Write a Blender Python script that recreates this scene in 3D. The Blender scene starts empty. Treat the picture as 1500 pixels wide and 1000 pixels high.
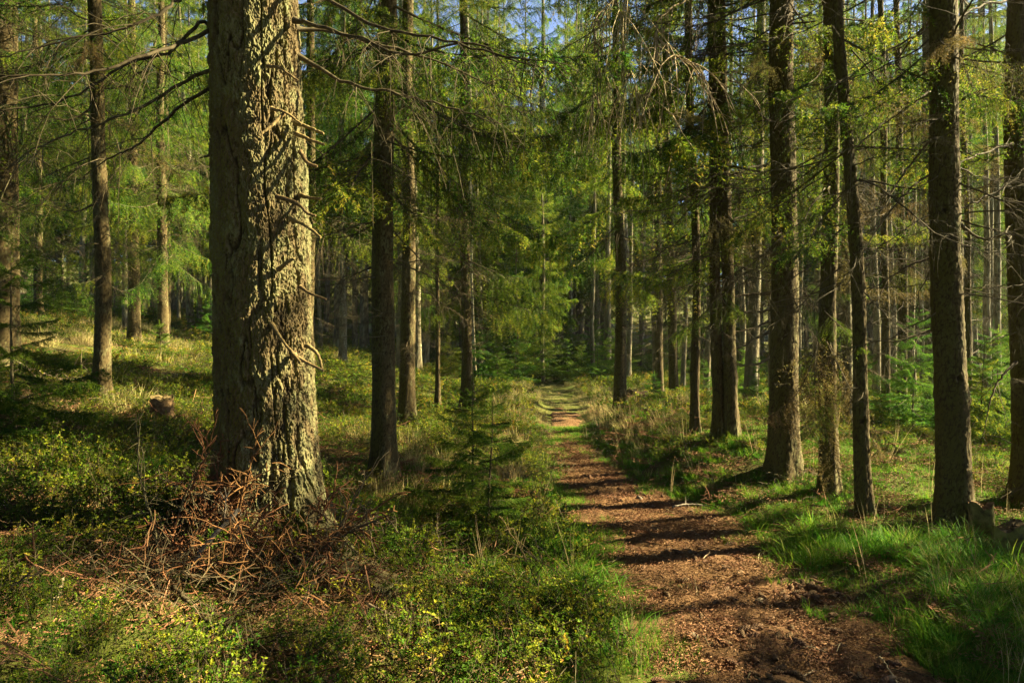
import bpy, math, random
import numpy as np
from mathutils import Vector, Matrix, Euler

C = bpy.context.scene.collection
SC = bpy.context.scene
rad = math.radians
RNG = np.random.default_rng(11)
random.seed(5)

# ------------------------------------------------------------------ camera
CAM_H = 1.6
cam_d = bpy.data.cameras.new('camera')
cam_d.lens = 24.0
cam_d.sensor_width = 36.0
cam_d.clip_start = 0.05
cam_d.clip_end = 2000.0
cam = bpy.data.objects.new('camera', cam_d)
C.objects.link(cam)
cam.location = (0, 0, CAM_H)
cam.rotation_euler = (rad(90), 0, 0)
SC.camera = cam

# ------------------------------------------------------------------ light
SUN_EL, SUN_AZ = 33.0, 12.0          # azimuth: degrees forward of the right-hand side
S = Vector((math.cos(rad(SUN_AZ)) * math.cos(rad(SUN_EL)),
            math.sin(rad(SUN_AZ)) * math.cos(rad(SUN_EL)), math.sin(rad(SUN_EL))))
world = bpy.data.worlds.new('World')
SC.world = world
world.use_nodes = True
wn = world.node_tree
sky = wn.nodes.new('ShaderNodeTexSky')
sky.sky_type = 'NISHITA'
sky.sun_disc = False
sky.sun_elevation = rad(SUN_EL)
sky.sun_rotation = rad(90 - SUN_AZ)
sky.air_density = 0.42
sky.dust_density = 0.3
sky.ozone_density = 0.6
bg = wn.nodes['Background']
bg.inputs[1].default_value = 0.05
wn.links.new(sky.outputs[0], bg.inputs[0])
sun_d = bpy.data.lights.new('sun', 'SUN')
sun_d.energy = 5.0
sun_d.angle = rad(0.5)
sun_d.color = (1.0, 0.84, 0.48)
sun = bpy.data.objects.new('sun', sun_d)
C.objects.link(sun)
sun.rotation_euler = S.to_track_quat('Z', 'Y').to_euler()
SC.view_settings.view_transform = 'Standard'
SC.view_settings.look = 'None'
SC.view_settings.gamma = 1.0
SC.view_settings.exposure = 3.1
SC.render.engine = 'CYCLES'
cy = SC.cycles
cy.use_denoising = True
cy.denoising_prefilter = 'NONE'
cy.sample_clamp_indirect = 4.0
cy.use_adaptive_sampling = False
cy.use_light_tree = True
cy.max_bounces = 6
cy.diffuse_bounces = 2
cy.glossy_bounces = 1
cy.transmission_bounces = 4
cy.transparent_max_bounces = 4
cy.caustics_reflective = False
cy.caustics_refractive = False

# ------------------------------------------------------------------ numpy noise
def _hash(ix, iy, iz, seed=0):
    h = (ix.astype(np.int64) * 374761393 + iy.astype(np.int64) * 668265263 + iz.astype(np.int64) * 2147483647 + seed * 1274126177) & 0xFFFFFFFF
    h = ((h ^ (h >> 13)) * 1274126177) & 0xFFFFFFFF
    h = ((h ^ (h >> 16)) * 2246822519) & 0xFFFFFFFF
    h = h ^ (h >> 15)
    return (h & 0xFFFFFF) / float(0xFFFFFF)

def vnoise(p, seed=0):
    f = np.floor(p)
    i = f.astype(np.int64)
    t = p - f
    t = t * t * (3 - 2 * t)
    out = 0
    for dx in (0, 1):
        wx = t[..., 0] if dx else 1 - t[..., 0]
        for dy in (0, 1):
            wy = t[..., 1] if dy else 1 - t[..., 1]
            for dz in (0, 1):
                wz = t[..., 2] if dz else 1 - t[..., 2]
                out = out + wx * wy * wz * _hash(i[..., 0] + dx, i[..., 1] + dy, i[..., 2] + dz, seed)
    return out * 2 - 1

def fbm(p, o=4, seed=0):
    a, s, r = 0.5, 1.0, 0
    for k in range(o):
        r = r + a * vnoise(p * s, seed + k * 17)
        a *= 0.5
        s *= 2.03
    return r

def fbm2(x, y, sc, o=4, seed=0):
    x, y = np.broadcast_arrays(np.asarray(x, float), np.asarray(y, float))
    return fbm(np.stack([x * sc, y * sc, np.zeros_like(x) + seed * 3.7], -1), o, seed)

def voronoi(p, seed=0):
    i = np.floor(p).astype(np.int64)
    f1 = np.full(p.shape[:-1], 9.0)
    f2 = np.full(p.shape[:-1], 9.0)
    idc = np.zeros(p.shape[:-1])
    for dx in (-1, 0, 1):
        for dy in (-1, 0, 1):
            for dz in (-1, 0, 1):
                cx, cy_, cz = i[..., 0] + dx, i[..., 1] + dy, i[..., 2] + dz
                d = np.sqrt((cx + _hash(cx, cy_, cz, seed) - p[..., 0]) ** 2 + (cy_ + _hash(cx, cy_, cz, seed + 1) - p[..., 1]) ** 2
                            + (cz + _hash(cx, cy_, cz, seed + 2) - p[..., 2]) ** 2)
                m = d < f1
                f2 = np.where(m, f1, np.minimum(f2, d))
                f1 = np.where(m, d, f1)
                idc = np.where(m, _hash(cx, cy_, cz, seed + 9), idc)
    return f1, f2, idc

def sstep(a, b, x):
    t = np.clip((x - a) / (b - a), 0, 1)
    return t * t * (3 - 2 * t)

# ------------------------------------------------------------------ terrain
_py = np.array([-8, 0, 3.2, 4.57, 6.15, 8, 10.7, 13.3, 16.8, 20, 24, 30, 60.])
_px = np.array([0.6, 1.05, 1.36, 1.36, 1.27, .95, .90, 1.05, 1.30, 1.40, 1.0, -0.5, -6.])
_pw = np.array([.7, .7, .69, .73, .70, .42, .27, .25, .3, .3, .3, .3, .3])
def path_x(y): return np.interp(y, _py, _px)
def path_w(y): return np.interp(y, _py, _pw)

def ground_h(x, y):
    x = np.asarray(x, float); y = np.asarray(y, float)
    u = x - path_x(y); w = path_w(y)
    L = np.maximum(0, -u - w)
    z = np.where(L < 16, .155 * L, .155 * 16 + .03 * (L - 16)) * (1 - np.exp(-L / .9))
    z = z + .26 * sstep(.1, .8, L) * (1 - sstep(1.2, 2.6, L)) * sstep(8.5, 12, y) * (1 - sstep(17, 22, y))
    R = np.maximum(0, u - w)
    z = z + .46 * sstep(0.0, 1.3, R) * sstep(5.8, 8.2, y) * (1 - sstep(12, 17, y)) * (1 - sstep(2.5, 6.5, R))
    z = z + .05 * sstep(0, .5, R) - .02 * np.maximum(0, R - 5)
    z = z + .15 * np.exp(-((x + 1.5) ** 2 + (y - 4.3) ** 2) / .8)
    far = np.maximum(0, y - 20)
    z = z + .035 * far + .10 * np.maximum(0, y - 48) * (1 - .5 * sstep(120, 300, y))
    z = np.minimum(z, 26 + 0 * z)
    edge = sstep(-.15, .5, np.abs(u) - w)
    grassy = sstep(14, 19, y)
    e2 = np.maximum(edge, grassy)
    z = z + e2 * (.10 * fbm2(x, y, .55, 3, 3) + .06 * fbm2(x, y, 1.9, 3, 4))
    z = z - .045 * (1 - edge) * (1 - grassy)
    return z

def gz(x, y): return float(ground_h(np.array([x]), np.array([y]))[0])
def at(px, py, d):
    """point seen at pixel (px, py) of the 1500x1000 photograph, d metres ahead"""
    return Vector(((px - 750) / 1000 * d, d, CAM_H - (py - 500) / 1000 * d))
def ground_at(px, py):
    ds = np.arange(2.6, 40, .02)
    xs = (px - 750) / 1000 * ds
    diff = (CAM_H - (py - 500) / 1000 * ds) - ground_h(xs, ds)
    k = np.argmax(diff < 0) if (diff < 0).any() else len(ds) - 1
    d = ds[k]
    return float(d)

# ------------------------------------------------------------------ mesh helpers
class Acc:
    def __init__(s): s.V = []; s.F = []; s.n = 0
    def add(s, V, F, mat=0, val=None):
        V = np.asarray(V, float).reshape(-1, 3); F = np.asarray(F, np.int64)
        if val is None: val = np.full(len(V), .5)
        s.V.append((V, np.broadcast_to(np.asarray(val, float), (len(V),))))
        s.F.append((F + s.n, mat)); s.n += len(V)
    def flat(s):
        return np.concatenate([v for v, _ in s.V]), np.concatenate([a for _, a in s.V]), s.F
    def add_flat(s, fl, M=None, R=None, T=None, sc=1.0, dv=0.0):
        V, a, Fs = fl
        V = V * sc
        if R is not None: V = V @ R.T
        if T is not None: V = V + T
        s.V.append((V, np.clip(a + dv, 0, 1)))
        for F, m in Fs: s.F.append((F + s.n, m))
        s.n += len(V)
    def mesh(s, name, mats, smooth=False):
        V, a, Fs = s.flat()
        me = bpy.data.meshes.new(name)
        me.vertices.add(len(V)); me.vertices.foreach_set('co', V.astype(np.float32).ravel())
        loops = np.concatenate([F.ravel() for F, _ in Fs])
        tot = np.concatenate([np.full(len(F), F.shape[1]) for F, _ in Fs])
        start = np.concatenate([[0], np.cumsum(tot)[:-1]])
        me.loops.add(len(loops)); me.loops.foreach_set('vertex_index', loops.astype(np.int32))
        me.polygons.add(len(tot)); me.polygons.foreach_set('loop_start', start.astype(np.int32))
        me.polygons.foreach_set('loop_total', tot.astype(np.int32))
        me.polygons.foreach_set('material_index', np.concatenate([np.full(len(F), m) for F, m in Fs]).astype(np.int32))
        me.polygons.foreach_set('use_smooth', np.full(len(tot), smooth))
        at_ = me.attributes.new('v', 'FLOAT', 'POINT'); at_.data.foreach_set('value', a.astype(np.float32))
        for m in mats: me.materials.append(m)
        me.update(calc_edges=True)
        return me

def obj(name, me, parent=None, loc=None):
    o = bpy.data.objects.new(name, me); C.objects.link(o)
    if parent is not None: o.parent = parent
    if loc is not None: o.location = loc
    return o
def tag(o, label=None, cat=None, group=None, kind=None):
    if label: o['label'] = label
    if cat: o['category'] = cat
    if group: o['group'] = group
    if kind: o['kind'] = kind
    return o
def empty(name, loc, label, cat, group=None):
    o = bpy.data.objects.new(name, None); o.empty_display_size = .2; C.objects.link(o); o.location = loc
    return tag(o, label, cat, group)
def copy_tree(root, loc, rz, sc, label, group):
    r = root.copy(); C.objects.link(r); r.location = loc
    r.rotation_euler = (random.uniform(-.025, .025), random.uniform(-.03, .03), rz); r.scale = (sc, sc, sc)
    r['label'] = label
    if group: r['group'] = group
    for ch in root.children:
        c = ch.copy(); C.objects.link(c); c.parent = r
    return r

def unit(v): return v / np.maximum(np.linalg.norm(v, axis=-1, keepdims=True), 1e-9)
def tubes(P, R, n):
    """P (M,K,3) centre lines, R (M,K) radii -> verts, quads"""
    P = np.asarray(P, float); R = np.broadcast_to(np.asarray(R, float), P.shape[:2])
    M, K, _ = P.shape
    T = unit(np.gradient(P, axis=1))
    ref = np.where(np.abs(T[..., 2:3]) > .9, np.array([1., 0, 0]), np.array([0, 0, 1.]))
    A = unit(np.cross(T, ref)); B = np.cross(A, T)
    th = np.arange(n) / n * 2 * math.pi
    V = P[:, :, None] + R[:, :, None, None] * (np.cos(th)[None, None, :, None] * A[:, :, None] + np.sin(th)[None, None, :, None] * B[:, :, None])
    base = (np.arange(M) * K * n)[:, None, None] + (np.arange(K - 1) * n)[None, :, None]
    j = np.arange(n)[None, None]; j2 = (j + 1) % n
    F = np.stack([base + j, base + j2, base + n + j2, base + n + j], -1).reshape(-1, 4)
    return V.reshape(-1, 3), F
def resample(P, S):
    """P (M,K,3) -> (M,S,3) and tangents"""
    K = P.shape[1]
    u = np.linspace(.08, 1, S) * (K - 1)
    i = np.minimum(u.astype(int), K - 2); t = (u - i)[None, :, None]
    Q = P[:, i] * (1 - t) + P[:, i + 1] * t
    return Q, unit(P[:, i + 1] - P[:, i])
def needles(acc, P, S, per, nl, nw, mat, rng, vlo=.0, vhi=1.0, lift=.1):
    Q, T = resample(P, S)
    Q = np.repeat(Q[:, :, None], per, 2); T = np.repeat(T[:, :, None], per, 2)
    r = rng.normal(size=Q.shape); r = unit(r - (r * T).sum(-1, keepdims=True) * T)
    d = unit(.75 * T + .75 * r + np.array([0, 0, lift]))
    ln = nl * rng.uniform(.7, 1.15, Q.shape[:-1] + (1,))
    w = unit(np.cross(d, rng.normal(size=Q.shape))) * nw * .5
    Q = Q + d * 0.0
    V = np.stack([Q - w * .6, Q + d * ln * .45 + w, Q + d * ln, Q + d * ln * .45 - w], -2).reshape(-1, 3)
    k = len(V) // 4
    F = np.arange(k * 4).reshape(-1, 4)
    tw = rng.uniform(vlo, vhi, (P.shape[0], 1, 1)) + rng.uniform(-.15, .15, Q.shape[:-1])
    acc.add(V, F, mat, np.repeat(np.clip(tw, 0, 1).reshape(-1), 4))

# ------------------------------------------------------------------ materials
def nodes_mat(name):
    m = bpy.data.materials.new(name); m.use_nodes = True
    nt = m.node_tree; nt.nodes.clear()
    out = nt.nodes.new('ShaderNodeOutputMaterial')
    return m, nt, out
def N(nt, t, **kw):
    n = nt.nodes.new(t)
    for k, v in kw.items():
        if hasattr(n, k): setattr(n, k, v)
        else: n.inputs[k].default_value = v
    return n
def ramp(nt, fac, stops, interp='LINEAR'):
    r = nt.nodes.new('ShaderNodeValToRGB'); r.color_ramp.interpolation = interp
    e = r.color_ramp.elements
    while len(e) < len(stops): e.new(.5)
    for k, (p, c) in enumerate(stops): e[k].position = p; e[k].color = (*c, 1)
    nt.links.new(fac, r.inputs[0]); return r.outputs[0]
def mixc(nt, fac, a, b):
    m = nt.nodes.new('ShaderNodeMix'); m.data_type = 'RGBA'
    for s_, v in ((m.inputs[0], fac), (m.inputs[6], a), (m.inputs[7], b)):
        if hasattr(v, 'is_linked'): nt.links.new(v, s_)
        elif isinstance(v, tuple): s_.default_value = (*v, 1)
        else: s_.default_value = v
    return m.outputs[2]
def math_n(nt, op, a, b=None, c=None):
    m = nt.nodes.new('ShaderNodeMath'); m.operation = op
    for s_, v in zip(m.inputs, (a, b, c)):
        if v is None: continue
        if hasattr(v, 'is_linked'): nt.links.new(v, s_)
        else: s_.default_value = v
    return m.outputs[0]
def maprange(nt, v, a, b, c=0., d=1.):
    m = nt.nodes.new('ShaderNodeMapRange'); m.interpolation_type = 'SMOOTHSTEP'
    nt.links.new(v, m.inputs[0])
    for i, q in enumerate((a, b, c, d)): m.inputs[i + 1].default_value = q
    return m.outputs[0]
def noise(nt, vec, scale, detail=4, rough=.6):
    n = nt.nodes.new('ShaderNodeTexNoise'); n.inputs['Scale'].default_value = scale
    n.inputs['Detail'].default_value = detail; n.inputs['Roughness'].default_value = rough
    if vec is not None: nt.links.new(vec, n.inputs['Vector'])
    return n.outputs['Fac']
def hsv_rand(nt, col, amt_h=.03, amt_v=.35):
    oi = nt.nodes.new('ShaderNodeObjectInfo')
    h = nt.nodes.new('ShaderNodeHueSaturation')
    nt.links.new(maprange(nt, oi.outputs['Random'], 0, 1, .5 - amt_h, .5 + amt_h), h.inputs['Hue'])
    r2 = math_n(nt, 'FRACT', math_n(nt, 'MULTIPLY', oi.outputs['Random'], 7.13))
    nt.links.new(maprange(nt, r2, 0, 1, 1 - amt_v, 1 + amt_v), h.inputs['Value'])
    nt.links.new(col, h.inputs['Color'])
    return h.outputs[0]

def leaf_mat(name, stops, transl=.4, rough=.6, amt_h=.02, amt_v=.25, spec=.07):
    m, nt, out = nodes_mat(name)
    a = N(nt, 'ShaderNodeAttribute', attribute_name='v')
    col = hsv_rand(nt, ramp(nt, a.outputs['Fac'], stops), amt_h, amt_v)
    p = nt.nodes.new('ShaderNodeBsdfPrincipled')
    nt.links.new(col, p.inputs['Base Color']); p.inputs['Roughness'].default_value = rough
    p.inputs['Specular IOR Level'].default_value = spec
    t = nt.nodes.new('ShaderNodeBsdfTranslucent'); nt.links.new(col, t.inputs['Color'])
    mx = nt.nodes.new('ShaderNodeMixShader'); mx.inputs[0].default_value = transl
    nt.links.new(p.outputs[0], mx.inputs[1]); nt.links.new(t.outputs[0], mx.inputs[2])
    nt.links.new(mx.outputs[0], out.inputs[0])
    return m

def wood_mat(name, stops, scale=30, rough=.85):
    m, nt, out = nodes_mat(name)
    g = nt.nodes.new('ShaderNodeTexCoord')
    col = ramp(nt, noise(nt, g.outputs['Object'], scale, 5), stops)
    col = hsv_rand(nt, col, .012, .2)
    p = nt.nodes.new('ShaderNodeBsdfPrincipled')
    nt.links.new(col, p.inputs['Base Color']); p.inputs['Roughness'].default_value = rough
    p.inputs['Specular IOR Level'].default_value = .15
    nt.links.new(p.outputs[0], out.inputs[0])
    return m

def bark_mat(name, plate_a, plate_b, crack, lichen, algae_shade, lichen_amt=.5, scale=1.0, algae_shade_amt=.8):
    m, nt, out = nodes_mat(name)
    tc = nt.nodes.new('ShaderNodeTexCoord'); ob = tc.outputs['Object']
    a = N(nt, 'ShaderNodeAttribute', attribute_name='v')
    mp = nt.nodes.new('ShaderNodeMapping'); mp.inputs['Scale'].default_value = (1, 1, .45)
    nt.links.new(ob, mp.inputs['Vector'])
    v = mp.outputs[0]
    plate = mixc(nt, noise(nt, v, 26 * scale, 6, .7), plate_a, plate_b)
    nl_ = math_n(nt, 'ADD', math_n(nt, 'MULTIPLY', noise(nt, v, 9 * scale, 8, .75), .65), math_n(nt, 'MULTIPLY', noise(nt, v, 2.6 * scale, 4, .6), .35))
    lm = maprange(nt, nl_, .56 - .14 * lichen_amt, .61 - .1 * lichen_amt)
    lm = math_n(nt, 'MULTIPLY', lm, math_n(nt, 'MULTIPLY', a.outputs['Fac'], 1.0))
    fine = noise(nt, v, 120 * scale, 3, .7)
    lcol = mixc(nt, fine, lichen, tuple(c * .6 for c in lichen))
    col = mixc(nt, lm, plate, lcol)
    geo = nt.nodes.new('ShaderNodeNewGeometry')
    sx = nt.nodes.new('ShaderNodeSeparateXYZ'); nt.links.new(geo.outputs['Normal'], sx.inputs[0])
    al = maprange(nt, math_n(nt, 'ADD', sx.outputs[0], math_n(nt, 'MULTIPLY', noise(nt, v, 6, 5), .9)), .75, .05)  # olive growth on left-facing bark; its darkened tone also paints in shade there
    al = math_n(nt, 'MULTIPLY', al, algae_shade_amt)
    col = mixc(nt, al, col, mixc(nt, fine, algae_shade, tuple(c * .55 for c in algae_shade)))
    col = mixc(nt, maprange(nt, a.outputs['Fac'], .0, .55), crack, col)
    p = nt.nodes.new('ShaderNodeBsdfPrincipled')
    nt.links.new(col, p.inputs['Base Color']); p.inputs['Roughness'].default_value = .92
    p.inputs['Specular IOR Level'].default_value = .12
    b = nt.nodes.new('ShaderNodeBump'); b.inputs['Strength'].default_value = .7; b.inputs['Distance'].default_value = .006
    hgt = math_n(nt, 'ADD', noise(nt, v, 55 * scale, 6, .75), math_n(nt, 'MULTIPLY', noise(nt, v, 18 * scale, 4), 1.5))
    nt.links.new(hgt, b.inputs['Height']); nt.links.new(b.outputs[0], p.inputs['Normal'])
    nt.links.new(p.outputs[0], out.inputs[0])
    return m

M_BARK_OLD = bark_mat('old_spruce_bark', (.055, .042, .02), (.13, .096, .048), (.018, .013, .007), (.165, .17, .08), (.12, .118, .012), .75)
M_BARK = bark_mat('spruce_bark', (.05, .037, .016), (.11, .083, .038), (.024, .017, .008), (.17, .17, .08), (.075, .074, .011), .45, 1.3)
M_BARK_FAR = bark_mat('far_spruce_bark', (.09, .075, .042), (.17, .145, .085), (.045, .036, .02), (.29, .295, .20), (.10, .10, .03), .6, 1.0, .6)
M_TWIG = wood_mat('dead_twig_wood', [(.3, (.035, .027, .014)), (.55, (.075, .06, .032)), (.75, (.16, .135, .075))], 14)
M_TWIG_PALE = wood_mat('pale_twig_wood', [(.3, (.16, .12, .07)), (.6, (.34, .27, .17)), (.8, (.42, .36, .25))], 20)
M_RUST = wood_mat('rusty_dead_twig', [(.3, (.045, .023, .010)), (.55, (.125, .055, .022)), (.8, (.215, .11, .046))], 25)
M_GREY = wood_mat('grey_weathered_wood', [(.3, (.12, .1, .075)), (.6, (.22, .19, .14)), (.8, (.30, .27, .2))], 18)
M_BRANCH = wood_mat('mossy_branch_bark', [(.3, (.028, .022, .012)), (.55, (.06, .05, .026)), (.8, (.15, .135, .075))], 30)
M_STUB = wood_mat('stub_bark', [(.3, (.07, .05, .022)), (.55, (.17, .12, .052)), (.8, (.27, .215, .11))], 40)
G_NEEDLE = [(0, (.022, .055, .010)), (.3, (.045, .11, .011)), (.6, (.12, .20, .015)), (.85, (.24, .28, .022)), (1, (.30, .25, .04))]
M_NEEDLE = leaf_mat('spruce_needles', G_NEEDLE, .5)
M_NEEDLE_YOUNG = leaf_mat('young_spruce_needles', [(0, (.03, .085, .010)), (.5, (.065, .15, .014)), (1, (.17, .25, .02))], .5)
M_NEEDLE_DRY = leaf_mat('olive_old_needles', [(0, (.08, .075, .025)), (.5, (.15, .13, .04)), (1, (.21, .15, .06))], .4)
M_BERRY = leaf_mat('bilberry_leaves', [(0, (.035, .085, .007)), (.35, (.085, .155, .010)), (.65, (.19, .23, .016)), (.85, (.32, .28, .025)), (.95, (.27, .13, .03)), (1, (.2, .1, .04))], .45, amt_h=.02, amt_v=.3)
M_GRASS = leaf_mat('grass_blades', [(0, (.035, .12, .008)), (.45, (.085, .21, .014)), (.75, (.2, .28, .028)), (.9, (.36, .31, .09)), (1, (.45, .36, .16))], .42, amt_v=.25)
M_STRAW = leaf_mat('dry_grass_blades', [(0, (.17, .17, .05)), (.5, (.33, .28, .11)), (1, (.46, .37, .2))], .35)
M_LITTER = wood_mat('needle_litter', [(.3, (.085, .042, .019)), (.55, (.19, .10, .05)), (.8, (.30, .19, .105))], 9)
M_CONE = wood_mat('spruce_cone_scales', [(.3, (.05, .028, .015)), (.55, (.11, .065, .035)), (.8, (.19, .12, .07))], 50)
M_STONE = wood_mat('grey_stone', [(.3, (.07, .05, .035)), (.55, (.13, .10, .07)), (.8, (.20, .16, .12))], 40)
M_ROT = wood_mat('rotten_wood', [(.3, (.045, .03, .014)), (.55, (.11, .075, .034)), (.8, (.21, .15, .075))], 22)
M_MOSSY = wood_mat('mossy_stump', [(.35, (.05, .04, .02)), (.5, (.12, .12, .03)), (.7, (.2, .19, .06))], 16)

def ground_mat(name, stops, sc, bump, dark):
    m, nt, out = nodes_mat(name)
    tc = nt.nodes.new('ShaderNodeTexCoord'); ob = tc.outputs['Object']
    f = math_n(nt, 'ADD', math_n(nt, 'MULTIPLY', noise(nt, ob, sc, 6, .65), .55), math_n(nt, 'MULTIPLY', noise(nt, ob, sc * 30, 4, .7), .45))
    col = ramp(nt, f, stops)
    pat = maprange(nt, noise(nt, ob, 1.1, 5, .65), .42, .6)
    col = mixc(nt, math_n(nt, 'MULTIPLY', pat, .55), col, dark)
    p = nt.nodes.new('ShaderNodeBsdfPrincipled')
    nt.links.new(col, p.inputs['Base Color']); p.inputs['Roughness'].default_value = .95
    p.inputs['Specular IOR Level'].default_value = .1
    b = nt.nodes.new('ShaderNodeBump'); b.inputs['Strength'].default_value = .8; b.inputs['Distance'].default_value = bump
    nt.links.new(math_n(nt, 'ADD', noise(nt, ob, 60, 5, .7), math_n(nt, 'MULTIPLY', noise(nt, ob, 220, 3, .7), .6)), b.inputs['Height'])
    nt.links.new(b.outputs[0], p.inputs['Normal']); nt.links.new(p.outputs[0], out.inputs[0])
    return m
M_FLOOR = ground_mat('forest_floor', [(.36, (.045, .036, .015)), (.46, (.075, .072, .018)), (.54, (.075, .105, .014)), (.64, (.13, .14, .022))], 1.3, .03, (.06, .045, .018))
M_PATH = ground_mat('dirt_and_needles', [(.36, (.055, .029, .014)), (.48, (.12, .066, .030)), (.58, (.19, .108, .05)), (.68, (.28, .18, .095))], 2.2, .018, (.085, .05, .027))

# ------------------------------------------------------------------ ground and path
def grid_mesh(name, X, Y, Z, mat):
    ny, nx = X.shape
    a = Acc()
    i = (np.arange(ny - 1) * nx)[:, None] + np.arange(nx - 1)[None]
    a.add(np.stack([X, Y, Z], -1).reshape(-1, 3), np.stack([i, i + 1, i + nx + 1, i + nx], -1).reshape(-1, 4))
    return a.mesh(name, [mat], True)
ys = [-60., -40, -25, -15, -10, -7, -5, -3, -1.5, -.5, .4]
while ys[-1] < 420: ys.append(ys[-1] + max(.05, .013 * ys[-1] + (.12 * (ys[-1] - 60) if ys[-1] > 60 else 0)))
s_ = np.linspace(-1, 1, 381)
xs = 8.5 * s_ + 300 * np.sign(s_) * np.abs(s_) ** 7
Xg, Yg = np.meshgrid(xs, np.array(ys))
Zg = ground_h(Xg, Yg)
near = np.exp(-np.abs(Yg) / 20)
Zg = Zg + near * .025 * fbm2(Xg, Yg, 6, 3, 9)
go = obj('forest_floor', grid_mesh('forest_floor', Xg, Yg, Zg, M_FLOOR)); go['kind'] = 'structure'

yp = [-6.0]
while yp[-1] < 21: yp.append(yp[-1] + (.1 if yp[-1] < 2.3 else .008 * yp[-1]))
yp = np.array(yp)
tt = np.linspace(-1, 1, 130)
Xp = path_x(yp)[:, None] + tt[None] * (path_w(yp)[:, None] + .42)
Yp = np.repeat(yp[:, None], len(tt), 1)
Zp = ground_h(Xp, Yp)
tot_ = path_w(yp)[:, None] + .42
ed = 1 - sstep(-.06, .26, np.abs(tt)[None] * tot_ - tot_ + .42)
rag = fbm2(Xp, Yp, 2.6, 3, 21)
Zp = Zp + 0.03 + .035 * fbm2(Xp, Yp, 2.4, 3, 22) + .016 * fbm2(Xp, Yp, 9.0, 4, 23) + .012 * np.abs(fbm2(Xp, Yp, 30.0, 3, 24)) - .17 * (1 - ed) + .085 * rag
Zp = Zp - .25 * sstep(15, 20, Yp)
# shallow steps across the path
Zp = Zp + .012 * np.sin(Yp * 4.2 + .8 * np.sin(Xp * 2)) * ed * sstep(5.5, 8, Yp)
po = obj('path', grid_mesh('path', Xp, Yp, Zp, M_PATH)); po['kind'] = 'structure'
def path_z(x, y):
    k = int(np.clip(np.searchsorted(yp, y), 1, len(yp) - 1))
    j = int(np.clip(np.searchsorted(Xp[k], x), 0, len(tt) - 1))
    return float(Zp[k, j])

# ------------------------------------------------------------------ branch libraries
def live_branch(rng, L, sp, nl, nw, step, per, hang, sub=3, dr=.35, up=.25, dry=.0, rb=.012, mats=(0, 1)):
    a = Acc()
    s = np.linspace(0, 1, 9)
    main = np.stack([L * s, L * .06 * np.sin(s * 4 + rng.uniform(0, 6)), L * (-dr * s + up * s ** 2.3)], -1)
    V, F = tubes(main[None], (rb * (1 - .85 * s))[None], 5); a.add(V, F, mats[0])
    n = int(L * .9 / sp)
    t = np.linspace(.1, .98, n) + rng.uniform(-.4, .4, n) * sp / L
    t = np.repeat(np.clip(t, .06, 1), 2); M = len(t)
    side = np.tile([1., -1], n)
    base = np.stack([np.interp(t, s, main[:, k]) for k in range(3)], -1)
    tl = np.minimum(.65, L * .30 * (1.03 - t) ** .55 + .07) * rng.uniform(.55, 1.15, M)
    ang = side * np.radians(rng.uniform(35, 68, M))
    d = np.stack([np.cos(ang), np.sin(ang), rng.uniform(-.1, .15, M)], -1)
    u = np.linspace(0, 1, 5)[None, :, None]
    hg = (hang * rng.uniform(.5, 1.3, M))[:, None, None]
    tw = base[:, None] + d[:, None] * tl[:, None, None] * u * (1 - .3 * np.minimum(hg, 1.2) * u) - np.array([0, 0, 1.]) * hg * tl[:, None, None] * u ** 1.5
    V, F = tubes(tw, np.linspace(.0035, .0015, 5)[None] * (rb / .012) ** .5, 3); a.add(V, F, mats[0])
    S = max(3, int(np.mean(tl) / step))
    needles(a, tw, S, per, nl, nw, mats[1], rng, 0, .85)
    if sub:
        si = np.tile(np.linspace(.3, .92, sub), M); ti = np.repeat(np.arange(M), sub)
        b, tg = resample(tw, 24)
        ix = (si * 23).astype(int)
        b2 = b[ti, ix]; tg2 = tg[ti, ix]
        sd = np.tile([1., -1], len(ti))[:len(ti)]
        perp = unit(np.cross(tg2, np.array([0, 0, 1.])))
        d2 = unit(tg2 * .8 + perp * sd[:, None] * .8 + np.array([0, 0, -.35 * hang]))
        sl = (tl[ti] * .36 * rng.uniform(.6, 1.2, len(ti)))[:, None, None]
        u3 = np.linspace(0, 1, 3)[None, :, None]
        st = b2[:, None] + d2[:, None] * sl * u3 - np.array([0, 0, .5]) * hang * sl * u3 ** 2
        needles(a, st, max(2, int(np.mean(sl) / step)), per, nl, nw, mats[1], rng, .1, .95)
    mt = main[None, 4:]
    needles(a, mt, int(L * .5 / step), per, nl, nw, mats[1], rng, 0, .6)
    return a

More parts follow.
